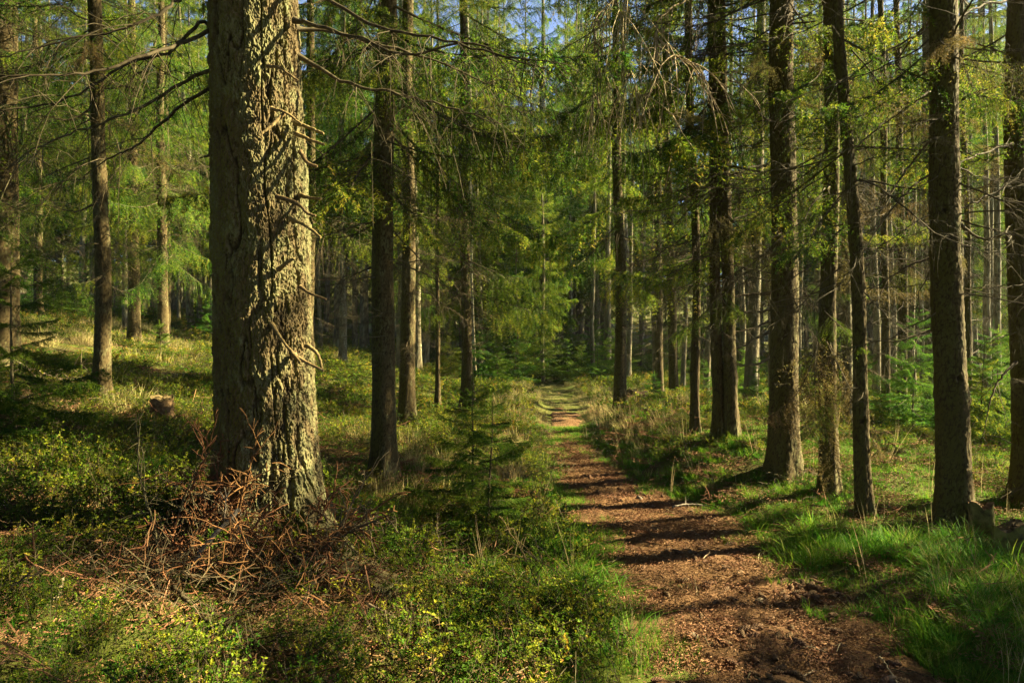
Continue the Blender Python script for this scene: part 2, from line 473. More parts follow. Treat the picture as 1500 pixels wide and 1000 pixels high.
def bare_branch(rng, L, ntw, dr=.3, up=.12, hang=.7, rb=.011, rt=.0028, mat=0):
    a = Acc()
    s = np.linspace(0, 1, 9)
    main = np.stack([L * s, L * .05 * np.sin(s * 5 + rng.uniform(0, 6)) + L * .03 * rng.normal(size=9) * s, L * (-dr * s + up * s ** 2.2) + L * .012 * rng.normal(size=9)], -1)
    V, F = tubes(main[None], (rb * (1 - .8 * s))[None], 5); a.add(V, F, mat)
    t = rng.uniform(.2, 1, ntw)
    base = np.stack([np.interp(t, s, main[:, k]) for k in range(3)], -1)
    tl = L * .34 * (1.1 - t) ** .6 * rng.uniform(.3, 1.2, ntw)
    ang = rng.choice([-1., 1], ntw) * np.radians(rng.uniform(25, 75, ntw))
    d = np.stack([np.cos(ang), np.sin(ang), rng.uniform(-.3, .25, ntw)], -1)
    u = np.linspace(0, 1, 5)[None, :, None]
    hg = (hang * rng.uniform(.1, 1.4, ntw))[:, None, None]
    tw = base[:, None] + d[:, None] * tl[:, None, None] * u - np.array([0, 0, 1.]) * hg * tl[:, None, None] * u ** 1.7
    tw = tw + rng.normal(size=tw.shape) * .02 * tl[:, None, None] * u
    V, F = tubes(tw, np.linspace(rt, rt * .35, 5)[None], 3); a.add(V, F, mat)
    k = ntw * 2
    ti = rng.integers(0, ntw, k); b, tg = resample(tw, 12); ix = rng.integers(3, 12, k)
    d2 = unit(tg[ti, ix] * .7 + rng.normal(size=(k, 3)) * .6 + np.array([0, 0, -.25]))
    sl = (tl[ti] * rng.uniform(.15, .5, k))[:, None, None]
    u3 = np.linspace(0, 1, 3)[None, :, None]
    st = b[ti, ix][:, None] + d2[:, None] * sl * u3 - np.array([0, 0, .3]) * sl * u3 ** 2
    V, F = tubes(st, np.array([rt * .6, rt * .45, rt * .25])[None], 3); a.add(V, F, mat)
    return a

def rotm(az, pitch=0., roll=0.):
    return np.array(Matrix.Rotation(az, 3, 'Z') @ Matrix.Rotation(-pitch, 3, 'Y') @ Matrix.Rotation(roll, 3, 'X'))

r_ = np.random.default_rng(3)
LIB_FAR = [live_branch(r_, 2.1, .068, .078, .0145, .042, 3, r_.uniform(.5, 1.15), 3, r_.uniform(.3, .5), r_.uniform(.2, .35)).flat() for k in range(7)]
LIB_MID = [live_branch(r_, 2.0, .072, .04, .0068, .026, 3, r_.uniform(.5, 1.1), 3, r_.uniform(.3, .5), r_.uniform(.2, .35)).flat() for k in range(4)]
LIB_SAP = [live_branch(r_, 1.0, .05, .036, .0085, .018, 3, r_.uniform(.15, .5), 3, .12, .1, rb=.007).flat() for k in range(4)]
LIB_BARE = [bare_branch(r_, 1.7, 34, r_.uniform(.1, .45), r_.uniform(0, .25), r_.uniform(.3, 1.0)).flat() for k in range(7)]

def crown_mesh(name, seed, zb, zt, rmax, lib, per=6, dz=.42, thin=.0):
    rng = np.random.default_rng(seed); a = Acc()
    z = zb
    while z < zt - .3:
        f = (z - zb) / (zt - zb)
        Rr = rmax * (1 - f) ** .75 * (.75 + .25 * min(1, f * 6))
        k = rng.integers(per - 1, per + 2)
        az0 = rng.uniform(0, 6.28)
        for j in range(k):
            if rng.random() < thin * (1 - f): continue
            L = Rr * rng.uniform(.6, 1.15) + .1
            pitch = rad(-16 + 48 * f + rng.uniform(-12, 12))
            a.add_flat(lib[rng.integers(len(lib))], R=rotm(az0 + j * 6.283 / k + rng.uniform(-.35, .35), pitch, rng.uniform(-.35, .35)),
                       T=np.array([0, 0, z + rng.uniform(-.18, .18)]), sc=L / 2.05, dv=rng.uniform(-.18, .15))
        z += dz * (1 + .6 * f) * rng.uniform(.8, 1.2)
    # leader shoot
    V, F = tubes(np.array([[[0, 0, zt - 1.2], [0, 0, zt - .5], [0, 0, zt]]]), np.array([[.03, .02, .006]]), 5); a.add(V, F, 0)
    return a.mesh(name, [M_BRANCH, M_NEEDLE])
def bare_mesh(name, seed, z0, z1, n, Lr, r_trunk=.1, mats=None):
    rng = np.random.default_rng(seed); a = Acc()
    for k in range(n):
        z = rng.uniform(z0, z1) if k > 2 else z1 - .2
        L = rng.uniform(*Lr) * (.5 + .5 * (z - z0) / (z1 - z0))
        az = rng.uniform(0, 6.28)
        a.add_flat(LIB_BARE[rng.integers(len(LIB_BARE))], R=rotm(az, rad(rng.uniform(-22, 22)), rng.uniform(-.6, .6)),
                   T=np.array([math.cos(az) * r_trunk * .7, math.sin(az) * r_trunk * .7, z]), sc=L / 1.7)
    return a.mesh(name, mats or [M_TWIG])

# ------------------------------------------------------------------ trunks
def trunk_mesh(name, r0, H, nseg, dz, zdet, seed, mat, s=.03, amp=.008, flare=.5, fz=.3, bend=.04, knots=0, old=False):
    rng = np.random.default_rng(seed)
    zs = list(np.arange(-.5, zdet, dz)) + list(np.linspace(zdet, H, 24))
    zs = np.array(zs); th = np.arange(nseg) / nseg * 2 * math.pi
    Z, TH = np.meshgrid(zs, th, indexing='ij')
    rr = r0 * np.clip(1 - Z / H, .02, 1.05) ** .75
    ph = rng.uniform(0, 6.28, 3)
    fl = flare * np.exp(-np.maximum(Z, -.2) / fz)
    rr = rr * (1 + fl * (1 + .45 * np.cos(3 * TH + ph[0]) + .35 * np.cos(5 * TH + ph[1])) + .025 * np.cos(2 * TH + ph[2] + Z * .5))
    cx = bend * np.sin(Z * .55 + ph[0]) * sstep(0, 2, Z) + bend * .4 * np.sin(Z * 1.7 + ph[1]); cy_ = bend * np.cos(Z * .5 + ph[1]) * sstep(0, 2, Z)
    P = np.stack([np.cos(TH) * rr, np.sin(TH) * rr, Z], -1)
    wob = fbm(P * np.array([5, 5, 2.2]), 3, seed)
    q = P / np.array([s, s, s * (2.0 if old else 1.5)])
    wq = .75 if old else .5
    q = q + wq * np.stack([fbm(q * .8, 2, seed + 5), fbm(q * .8, 2, seed + 6), fbm(q * .8, 2, seed + 7)], -1) * 1.6
    f1, f2, cid = voronoi(q, seed)
    crack = sstep(.0, .2 if old else .3, f2 - f1)
    fine = fbm(q * 2.2, 3, seed + 3)
    if old:
        fur = 1 - np.abs(fbm(P * np.array([11, 11, 1.9]), 3, seed + 8)) * 2.6
        fur = sstep(.72, 1.0, fur)
        q2 = q * 2.3 + 11.3
        g1, g2, cid2 = voronoi(q2, seed + 31)
        big = fbm(P * np.array([26, 26, 9]), 3, seed + 14)
        disp = amp * (.75 * cid * crack + .6 * (cid2 - .5) + .35 * (sstep(0, .2, g2 - g1) - 1) + .35 * big - 1.35 * fur) + .024 * wob
        v = np.clip(.15 + (.25 + .5 * cid + .25 * cid2) * (.3 + .7 * crack) * (1 - .8 * fur) + .3 * big, 0, 1)
    else:
        disp = amp * (.9 * cid * crack - .3 + .7 * fine) + .012 * wob
        v = np.clip(.15 + (.35 + .5 * cid) * crack + .3 * fine, 0, 1)
    for k in range(knots):
        kz = rng.uniform(.6, zdet); kt = rng.uniform(0, 6.28)
        dd = np.sqrt(((np.angle(np.exp(1j * (TH - kt)))) * r0) ** 2 + ((Z - kz) * .8) ** 2)
        disp = disp + .018 * np.exp(-(dd / .05) ** 2) - .04 * np.exp(-(dd / .018) ** 2)
        v = v * (1 - .9 * np.exp(-(dd / .02) ** 2))
    R2 = rr + disp
    P = np.stack([np.cos(TH) * R2 + cx, np.sin(TH) * R2 + cy_, Z], -1)
    ny, nx = Z.shape
    i = (np.arange(ny - 1) * nx)[:, None]; j = np.arange(nx)[None]; j2 = (j + 1) % nx
    a = Acc(); a.add(P.reshape(-1, 3), np.stack([i + j, i + j2, i + nx + j2, i + nx + j], -1).reshape(-1, 4), 0, v.reshape(-1))
    return a.mesh(name, [mat], not old)

# ------------------------------------------------------------------ crown prototypes (mesh data shared by copies)
CROWN_TALL = [crown_mesh('tall_crown', 100 + k, 4.8, 14.5 + .7 * k, 1.8, LIB_FAR, 5, .66, .2) for k in range(3)]
CROWN_LOW = [crown_mesh('low_crown', 200 + k, 2.6, 13.5 + .7 * k, 1.8, LIB_FAR, 5, .66, .25) for k in range(4)]
CROWN_FULL = [crown_mesh('full_crown', 320 + k, 2.1 + .2 * k, 11.5, 2.4, LIB_MID, 6, .56, .2) for k in range(3)]
CROWN_BACK = [crown_mesh('back_crown', 340 + k, 3.0 + .8 * k, 16 + k, 2.2, LIB_FAR, 6, .58, .12) for k in range(3)]
CROWN_CANOPY = [crown_mesh('canopy_crown', 360 + k, 6.2, 15.5, 3.1, LIB_FAR, 8, .40, .0) for k in range(2)]
CROWN_NEAR = [crown_mesh('near_crown', 390 + k, 4.6, 14.2, 1.9, LIB_MID, 5, .6, .18) for k in range(3)]
CROWN_BOUGH = [crown_mesh('bough_crown', 380 + k, 3.4, 13.5, 2.4, LIB_MID, 6, .54, .12) for k in range(2)]
CROWN_HIGH = [crown_mesh('high_crown', 300 + k, 9.5, 16 + k, 1.05, LIB_FAR, 5, .62, .2) for k in range(2)]
BARE_LOW = [bare_mesh('bare_low', 400 + k, 1.3, 5.4, 48, (.7, 2.1)) for k in range(4)]
BARE_MID = [bare_mesh('bare_mid', 420 + k, .9, 3.4, 30, (.5, 1.6)) for k in range(3)]
BARE_HIGH = [bare_mesh('bare_high', 440 + k, 5.0, 9.6, 16, (.4, 1.2)) for k in range(2)]

def root_lean(px, d, zb, pxtop):
    ztop = CAM_H + .5 * d
    return math.atan2((pxtop - px) / 1000 * d, ztop - zb)

HERO = {}
def hero(key, px, py, pxtop, r, label, d=None, H=15.3, nseg=72, dz=.02, s=.026, amp=.006, crown='low', bare='mid', mat=None, flare=.45, fz=.25, bend=.03, knots=6, old=False, seed=None, name='spruce_tree'):
    if d is None: d = ground_at(px, py)
    x = (px - 750) / 1000 * d
    z = gz(x, d)
    r = r / 2000 * d * .95
    seed = seed or int(px) + 7
    root = empty(name, (x, d, z), label, 'tree')
    root.rotation_euler = (0, root_lean(px, d, z, pxtop), 0)
    zdet = CAM_H + .5 * d - z + .8
    obj('trunk', trunk_mesh('trunk', r, H, nseg, dz, zdet, seed, mat or M_BARK, s, amp, flare, fz, bend, knots, old), root)
    rz = random.uniform(0, 6.28)
    cm = {'low': CROWN_LOW, 'tall': CROWN_TALL, 'high': CROWN_HIGH, 'full': CROWN_FULL, 'bough': CROWN_BOUGH, 'near': CROWN_NEAR, 'back': CROWN_BACK, 'canopy': CROWN_CANOPY}.get(crown)
    if cm:
        c = obj('crown', cm[seed % len(cm)], root); c.rotation_euler = (0, 0, rz); q = H / 15.3; c.scale = (1, 1, q)
    bm = {'low': BARE_LOW, 'mid': BARE_MID, 'high': BARE_HIGH}.get(bare)
    if bm:
        c = obj('dead_branchwork', bm[seed % len(bm)], root); c.rotation_euler = (0, 0, rz + 1)
    HERO[key] = (root, d, r)
    return root

def to_local(root, pts):
    M = Matrix.Translation(root.location) @ root.rotation_euler.to_matrix().to_4x4()
    Mi = M.inverted()
    return np.array([list(Mi @ Vector(p)) for p in pts])
def spline(P, n):
    P = np.asarray(P, float); k = len(P)
    t = np.linspace(0, k - 1, n); i = np.minimum(t.astype(int), k - 2); f = (t - i)[:, None]
    p0 = P[np.maximum(i - 1, 0)]; p1 = P[i]; p2 = P[i + 1]; p3 = P[np.minimum(i + 2, k - 1)]
    return .5 * ((2 * p1) + (-p0 + p2) * f + (2 * p0 - 5 * p1 + 4 * p2 - p3) * f ** 2 + (-p0 + 3 * p1 - 3 * p2 + p3) * f ** 3)
def hero_branch(key, pix, r0, twigs=0, tl=.5, mat=None, name='branch', seed=0, r1=.25, knob=0.0, hang=.5, rt=.003):
    """a limb of a hero tree through the given points (photo pixel x, y, distance)"""
    root = HERO[key][0]
    rng = np.random.default_rng(seed + int(pix[0][0]) * 3 + int(pix[0][1]))
    P = spline([at(*p) for p in pix], 26)
    tot = np.linalg.norm(np.diff(P, axis=0), axis=1).sum()
    P = P + rng.normal(size=P.shape) * tot * .004
    a = Acc()
    R = r0 * np.linspace(1, r1, 26) * (1 + knob * rng.normal(size=26)) * (1 + .9 * np.exp(-np.arange(26) / (26 * .06 / max(tot, .15)) / 1.0))
    V, F = tubes(P[None], R[None], 8); a.add(V, F, 0)
    ec = P[-1] + (P[-1] - P[-2]) * .05
    a.add(np.concatenate([V[-8:], ec[None]]), np.array([[k, (k + 1) % 8, 8] for k in range(8)]), 0)
    if twigs:
        i = rng.integers(5, 26, twigs)
        T = unit(np.gradient(P, axis=0))[i]
        dd = unit(T * .6 + rng.normal(size=(twigs, 3)) * np.array([.6, .6, .5]) + np.array([0, 0, -.25]))
        ln = (tl * rng.uniform(.25, 1.1, twigs))[:, None, None]
        u = np.linspace(0, 1, 6)[None, :, None]
        tw = P[i][:, None] + dd[:, None] * ln * u - np.array([0, 0, 1.]) * hang * ln * u ** 2 + rng.normal(size=(twigs, 6, 3)) * .025 * ln * u
        V, F = tubes(tw, np.linspace(rt, rt * .4, 6)[None], 4); a.add(V, F, 0)
        k = twigs * 3; ti = rng.integers(0, twigs, k); ix = rng.integers(2, 6, k)
        d2 = unit(dd[ti] * .6 + rng.normal(size=(k, 3)) * .6 + np.array([0, 0, -.3]))
        sl = ln[ti] * rng.uniform(.15, .5, k)[:, None, None]
        u3 = np.linspace(0, 1, 4)[None, :, None]
        st = tw[ti, ix][:, None] + d2[:, None] * sl * u3 - np.array([0, 0, .3]) * sl * u3 ** 2
        V, F = tubes(st, np.linspace(rt * .6, rt * .3, 4)[None], 3); a.add(V, F, 0)
    Vw, av, Fs = a.flat()
    a2 = Acc(); a2.add_flat((to_local(root, Vw), av, Fs))
    o = obj(name, a2.mesh(name, [mat or M_BRANCH], True), root)
    return o
def hero_spray(key, px, py, d, az, pitch, L, mat=None, lib=None, roll=0., seed=0, name='foliage_branch', dv=0.):
    root = HERO[key][0]
    lib = lib or LIB_MID
    a = Acc(); a.add_flat(lib[seed % len(lib)], R=rotm(az, pitch, roll), T=np.array(at(px, py, d)), sc=L / 2.0, dv=dv)
    V, av, Fs = a.flat(); a2 = Acc(); a2.add_flat((to_local(root, V), av, Fs))
    return obj(name, a2.mesh(name, [M_TWIG, mat or M_NEEDLE]), root)

# ---- the trees one can point to
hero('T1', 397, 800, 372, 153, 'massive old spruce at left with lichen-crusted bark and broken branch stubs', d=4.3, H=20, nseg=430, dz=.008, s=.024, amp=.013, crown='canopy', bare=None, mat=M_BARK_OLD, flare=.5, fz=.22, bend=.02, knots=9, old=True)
hero('T2', 561, 700, 563, 37, 'straight dark spruce right of the massive trunk, its foot sunlit', crown='bough', bare='mid', nseg=110, dz=.015)
hero('T3', 596, 625, 600, 24, 'grey spruce half hidden behind the straight dark one, bright sprig across its trunk', crown='near', bare='mid')
hero('T4', 687, 600, 676, 17, 'spruce with a flared foot on the bank left of the path', crown='full', bare='mid', flare=.7, fz=.3)
hero('T5', 642, 598, 640, 8, 'pole-thin dark spruce on the bank between two thicker spruces left of the path', crown=None, bare='mid', H=9, nseg=32, dz=.05)
hero('T6', 149, 590, 140, 24, 'slim dark-barked spruce standing alone at left, patch of light on its lower trunk', crown='near', bare='low', nseg=90)
hero('T7', 197, 508, 192, 18, 'light grey spruce on the sunny left slope, first one right of the slim dark-barked spruce', d=16, crown='full', bare='low')
hero('T8', 239, 517, 236, 16, 'dark grey spruce on the left slope with a fresh green shrub at its foot', d=15.5, crown='full', bare='low')
hero('T9', 8, 555, 5, 40, 'thick shaded spruce cut by the left edge of the picture', d=9.5, crown='full', bare='low')
hero('T10', 57, 480, 52, 12, 'spruce among bright young trees at far left, its right side lit', d=19, crown='full', bare='low')
hero('T10b', 246, 508, 243, 9, 'spruce with a bright lit edge right behind the dark grey one on the left slope', d=18, crown='high', bare='low')
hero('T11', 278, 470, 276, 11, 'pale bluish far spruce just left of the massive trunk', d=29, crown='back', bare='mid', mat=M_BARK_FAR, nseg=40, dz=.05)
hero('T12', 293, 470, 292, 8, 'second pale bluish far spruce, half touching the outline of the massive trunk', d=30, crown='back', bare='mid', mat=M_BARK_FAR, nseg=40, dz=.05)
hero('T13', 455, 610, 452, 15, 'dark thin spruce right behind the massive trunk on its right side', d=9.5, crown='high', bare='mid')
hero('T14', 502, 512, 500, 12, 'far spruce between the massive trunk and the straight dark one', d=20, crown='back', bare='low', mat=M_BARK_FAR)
hero('T20', 1152, 690, 1142, 44, 'thick dark spruce right of the path with bare drooping branches to its left', crown='near', bare='low', nseg=110, dz=.016, flare=.38, fz=.3)
hero('T21', 1214, 722, 1212, 26, 'spruce right of the thick dark one, hung with a sunlit olive spray of twigs', crown='high', bare='mid', nseg=80)
hero('T22', 1268, 755, 1228, 22, 'slender leaning spruce at right with a bright edge along its right side', crown='high', bare='mid', nseg=90, dz=.015, bend=.03, flare=.3)
hero('T23', 1396, 770, 1381, 47, 'stout brown spruce near the right edge with a small mossy stump at its foot', crown='high', bare='low', nseg=130, dz=.013, flare=.42, fz=.2)
hero('T24', 1417, 660, 1411, 10, 'pale thin spruce close behind the stout brown one, on its right', d=11, crown='high', bare='mid')
hero('T25', 1503, 760, 1494, 34, 'brown spruce cut by the right edge of the picture', d=6.3, crown='high', bare='mid', nseg=90)
hero('T26', 1073, 642, 1050, 20, 'tall leaning spruce on the yellow-green mound, its right half brightly lit', crown='low', bare='low', nseg=72)
hero('T27', 1052, 640, 1046, 18, 'dim spruce on the mound touching the left side of the leaning lit one', crown='high', bare='mid')
hero('T28', 1019, 640, 1012, 14, 'dark spruce wrapped in thin dead twigs at the mound\'s left end', crown='near', bare='mid')
hero('T29', 986, 615, 975, 14, 'spruce with a flecked pale right side, behind the reddish shrubs right of the path', d=14.5, crown='high', bare='mid')
hero('T30', 967, 605, 960, 14, 'dark spruce directly left of the one with the flecked pale side', d=15.5, crown='high', bare='mid')
hero('T31', 909, 602, 904, 18, 'spruce beside the far end of the path with a dark root mound at its foot', crown='low', bare='mid', flare=.5)
hero('T32', 1298, 668, 1290, 12, 'thin pale-edged spruce seen between the slender leaning one and the stout brown one', d=10.2, crown='high', bare='mid')
hero('T33', 1322, 655, 1316, 14, 'dark spruce behind the thin pale-edged one in the right wood', d=12.5, crown='high', bare='mid')
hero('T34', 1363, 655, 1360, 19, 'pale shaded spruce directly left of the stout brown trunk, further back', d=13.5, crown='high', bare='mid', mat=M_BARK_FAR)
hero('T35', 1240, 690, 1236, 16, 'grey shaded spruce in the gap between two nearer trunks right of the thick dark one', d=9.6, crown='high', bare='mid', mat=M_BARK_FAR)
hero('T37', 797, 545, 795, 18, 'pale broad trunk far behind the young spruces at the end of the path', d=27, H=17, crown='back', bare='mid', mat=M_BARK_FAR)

# ---- limbs and stubs of the massive spruce
for k, pix in enumerate([
    [(318, 42, 4.2), (270, 60, 4.0), (215, 82, 3.8), (140, 103, 3.6), (60, 112, 3.4), (-40, 106, 3.3)],
    [(318, 46, 4.3), (290, 35, 4.2), (255, 72, 4.1), (190, 92, 4.0), (120, 135, 3.9), (50, 155, 3.8), (-30, 165, 3.7)],
    [(318, 100, 4.2), (285, 112, 4.2), (210, 156, 4.1), (150, 180, 4.0), (90, 200, 3.9), (30, 230, 3.8)],
    [(318, 122, 4.3), (290, 138, 4.3), (235, 180, 4.4), (200, 215, 4.5), (165, 228, 4.6), (120, 262, 4.7)],
    [(316, 225, 4.3), (305, 228, 4.3), (292, 232, 4.3)],
    [(318, -30, 4.2), (270, -5, 4.0), (235, 20, 3.9), (170, 45, 3.8), (90, 62, 3.7), (0, 85, 3.6)]]):
    hero_branch('T1', pix, .0125 if k != 4 else .012, 16 if k != 4 else 0, .5, M_BRANCH, seed=k)
for k, pix in enumerate([
    [(428, -20, 4.2), (480, 0, 4.1), (545, 35, 4.0), (620, 52, 3.9), (700, 70, 3.85), (770, 88, 3.8), (818, 90, 3.8)],
    [(430, 30, 4.2), (470, 40, 4.1), (520, 55, 4.0), (600, 80, 3.9), (690, 62, 3.9), (740, 85, 3.9), (800, 102, 3.9)],
    [(432, 42, 4.3), (500, 50, 4.4), (560, 66, 4.4), (620, 84, 4.5), (680, 108, 4.5), (725, 125, 4.5)],
    [(436, 82, 4.3), (500, 118, 4.3), (560, 133, 4.3), (620, 147, 4.3), (680, 165, 4.3), (735, 182, 4.3)]]):
    hero_branch('T1', pix, .0125, 22, .42, M_BRANCH, seed=20 + k)
for k, pix in enumerate([
    [(432, 180, 4.15), (455, 188, 4.1), (474, 196, 4.05)], [(434, 196, 4.15), (455, 205, 4.1), (475, 212, 4.05)],
    [(440, 222, 4.15), (450, 238, 4.1), (465, 244, 4.08)], [(440, 286, 4.2), (455, 290, 4.15), (470, 291, 4.1)],
    [(405, 288, 4.02), (435, 298, 3.97), (450, 312, 3.95), (463, 316, 3.95)], [(425, 320, 4.1), (450, 332, 4.05), (470, 348, 4.0)],
    [(392, 97, 4.02), (410, 100, 3.97), (436, 118, 3.97)], [(398, 160, 4.02), (418, 165, 3.95), (442, 182, 3.95)],
    [(418, 165, 3.98), (400, 182, 3.9), (383, 196, 3.85)],  # the upper stub's cast shadow on the bark, modelled as a solid piece
    [(440, 420, 4.05), (455, 430, 4.0), (478, 438, 3.96)], [(398, 475, 4.02), (415, 500, 3.95), (440, 530, 3.92)],
    [(448, 505, 4.1), (465, 518, 4.05), (472, 540, 4.02)], [(430, 520, 4.05), (452, 532, 4.0), (475, 543, 3.97)],
    [(408, 395, 4.03), (420, 385, 3.98), (432, 378, 3.97)]]):
    hero_branch('T1', pix, .0095 if k not in (6, 7, 9) else .0075, 0, mat=M_STUB, name='branch_stub', seed=60 + k, r1=.75, knob=.1)

# ---- bare limbs of the thick dark spruce right of the path
for k, pix in enumerate([
    [(1130, 360, 8.3), (1090, 362, 8.1), (1040, 375, 7.9), (985, 385, 7.7)], [(1130, 372, 8.3), (1080, 388, 8.2), (1050, 410, 8.1), (1020, 428, 8.0)],
    [(1130, 452, 8.3), (1105, 458, 8.2), (1080, 455, 8.1), (1055, 452, 8.0)], [(1130, 468, 8.3), (1100, 482, 8.1), (1060, 487, 8.0), (1035, 480, 7.9)],
    [(1130, 485, 8.3), (1105, 497, 8.2), (1085, 508, 8.1), (1065, 510, 8.0)], [(1132, 520, 8.3), (1110, 533, 8.2), (1080, 535, 8.1), (1058, 531, 8.0)],
    [(1128, 300, 8.3), (1080, 320, 8.1), (1020, 350, 7.9), (960, 366, 7.7)], [(1128, 240, 8.3), (1090, 250, 8.1), (1040, 270, 8.0), (990, 300, 7.9)],
    [(1128, 430, 8.4), (1090, 432, 8.5), (1062, 440, 8.6), (1046, 455, 8.7)], [(1128, 150, 8.3), (1070, 180, 8.1), (1010, 205, 7.9), (950, 240, 7.7)]]):
    hero_branch('T20', pix, .017, 9, .4, M_TWIG, seed=k, hang=.2)
for k, pix in enumerate([
    [(1130, -60, 8.2), (1060, -30, 7.6), (985, 10, 7.0), (960, 45, 6.8), (1000, 85, 6.6), (1040, 110, 6.5)],
    [(1130, -90, 8.2), (1000, -60, 7.6), (900, -5, 7.2), (870, 40, 7.1), (880, 85, 7.0), (860, 165, 6.9)],
    [(1130, -100, 8.2), (1020, -80, 7.2), (930, -30, 6.7), (912, 40, 6.6), (915, 90, 6.6), (935, 140, 6.6)]]):
    hero_branch('T20', pix, .014, 46, .6, M_TWIG_PALE, seed=40 + k, hang=.9, rt=.006)
for k, pix in enumerate([
    [(1366, 130, 5.9), (1310, 170, 5.7), (1250, 215, 5.5), (1190, 235, 5.4)], [(1366, 40, 5.9), (1300, 75, 5.8), (1230, 120, 5.7), (1150, 150, 5.6)],
    [(1370, 250, 5.9), (1320, 290, 5.8), (1270, 360, 5.7), (1240, 420, 5.6)], [(1372, 375, 5.9), (1330, 390, 5.9), (1290, 415, 6.0), (1250, 440, 6.0)],
    [(1404, 150, 5.9), (1430, 135, 5.8), (1470, 125, 5.6), (1510, 110, 5.5)], [(1408, 330, 5.9), (1440, 350, 5.8), (1480, 340, 5.6), (1520, 330, 5.5)],
    [(1366, 200, 5.9), (1320, 260, 5.8), (1290, 310, 5.7), (1270, 330, 5.7)], [(1372, 480, 5.9), (1340, 492, 5.9), (1310, 500, 5.9), (1290, 498, 6.0)]]):
    hero_branch('T23', pix, .011, 8, .45, M_TWIG, seed=k, hang=.35)
for k, pix in enumerate([
    [(1482, 0, 6.2), (1430, 10, 5.9), (1370, 55, 5.6), (1290, 100, 5.4), (1200, 130, 5.2)], [(1482, 210, 6.2), (1440, 225, 6.0), (1390, 240, 5.7), (1330, 235, 5.5)],
    [(1485, 265, 6.2), (1420, 300, 6.0), (1350, 320, 5.8), (1280, 370, 5.7)], [(1488, 530, 6.2), (1465, 555, 6.1), (1450, 590, 6.0), (1440, 640, 5.9)]]):
    hero_branch('T25', pix, .0115, 9, .45, M_TWIG, seed=k, hang=.4)
for k, pix in enumerate([
    [(543, 392, 7.3), (520, 402, 7.2), (495, 415, 7.1)], [(580, 250, 7.4), (610, 265, 7.3), (660, 300, 7.2), (700, 330, 7.1)],
    [(545, 210, 7.3), (520, 235, 7.2), (500, 250, 7.1)], [(580, 385, 7.4), (620, 400, 7.4), (670, 430, 7.4), (690, 455, 7.4)],
    [(582, 290, 7.4), (600, 310, 7.3), (640, 318, 7.2)], [(545, 330, 7.4), (515, 345, 7.3), (480, 350, 7.2)]]):
    hero_branch('T2', pix, .009, 12, .4, M_TWIG, seed=k, hang=.5)
for k, pix in enumerate([[(134, 160, 9), (100, 175, 8.8), (60, 170, 8.6), (20, 180, 8.4)], [(153, 130, 9), (180, 110, 8.8), (215, 105, 8.6)],
                         [(134, 230, 9), (105, 255, 8.8), (70, 290, 8.7)], [(136, 300, 9), (110, 310, 8.9), (60, 300, 8.7), (10, 310, 8.5)]]):
    hero_branch('T6', pix, .012, 14, .6, M_TWIG, seed=k, hang=.4)

# ---- green sprays that stand out
hero_spray('T3', 600, 470, 11.6, .3, -.1, 1.1, M_NEEDLE_YOUNG, seed=1); hero_spray('T3', 585, 445, 11.4, -.7, 0, .8, M_NEEDLE_YOUNG, seed=2)
d21 = HERO['T21'][1]
for k, (px, py, dd, az, pi_, L, m) in enumerate([
    (1212, 475, -.1, -2.3, -.75, 1.15, M_NEEDLE_DRY), (1214, 500, -.15, -1.2, -.9, 1.1, M_NEEDLE_DRY), (1205, 500, -.1, -2.7, -.7, 1.0, M_NEEDLE_DRY),
    (1216, 520, -.15, -.6, -.8, 1.0, M_NEEDLE_DRY), (1212, 540, -.15, -1.9, -1.0, 1.15, M_NEEDLE_DRY), (1210, 455, -.1, -1.5, -.4, .7, M_NEEDLE_YOUNG), (1215, 540, -.15, -2.4, -.9, .7, M_NEEDLE)]):
    hero_spray('T21', px, py, d21 + dd, az, pi_, L, m, seed=k, name='drooping_branch', dv=.3)
for k, (px, py, az, L) in enumerate([(1170, 455, -.4, .7), (1172, 410, -.9, .8), (1172, 445, -1.6, .6), (1130, 300, -2.2, .9), (1165, 160, -1.0, 1.1)]):
    hero_spray('T20', px, py, 8.2, az, -.15, L, M_NEEDLE_YOUNG if k < 3 else M_NEEDLE, seed=k)
hero_spray('T22', 1272, 540, 6.2, -.8, -.5, .35, M_NEEDLE_YOUNG, seed=0); hero_spray('T31', 905, 572, 15.5, -.8, -.1, .9, M_NEEDLE, seed=2)

for key, px, py, az, L, pi_ in [('T2', 575, 120, -.4, 2.2, -.25), ('T2', 575, 40, -.9, 2.3, -.2), ('T2', 575, 180, .1, 2.0, -.4), ('T2', 550, 60, 3.6, 1.8, -.3), ('T4', 680, 180, -.6, 2.4, -.35), ('T4', 680, 260, -1.2, 2.2, -.4),
        ('T4', 676, 90, .2, 2.6, -.25), ('T31', 905, 120, 2.9, 2.8, -.3), ('T31', 905, 60, 3.4, 2.6, -.25), ('T31', 905, 20, 2.6, 2.8, -.2), ('T4', 676, 20, -.2, 2.8, -.2), ('T4', 676, 140, .3, 2.6, -.3), ('T2', 575, 10, -.2, 2.4, -.15), ('T26', 1055, 60, 3.3, 2.2, -.3), ('T26', 1055, 140, 3.8, 2.0, -.35), ('T23', 1380, 60, 3.4, 1.6, -.3), ('T25', 1490, 40, 3.2, 1.6, -.3), ('T22', 1235, 60, -.5, 1.6, -.3), ('T31', 905, 330, 3.7, 1.9, -.4),
         ('T28', 1014, 90, 3.2, 2.6, -.25), ('T13', 450, 90, -.5, 2.0, -.3), ('T13', 450, 200, -.9, 1.8, -.4), ('T13', 450, 300, -.3, 1.5, -.45)]:
    hero_spray(key, px, py, HERO[key][1], az, pi_, L, M_NEEDLE, seed=int(px + py), roll=.1)
rs = np.random.default_rng(8)
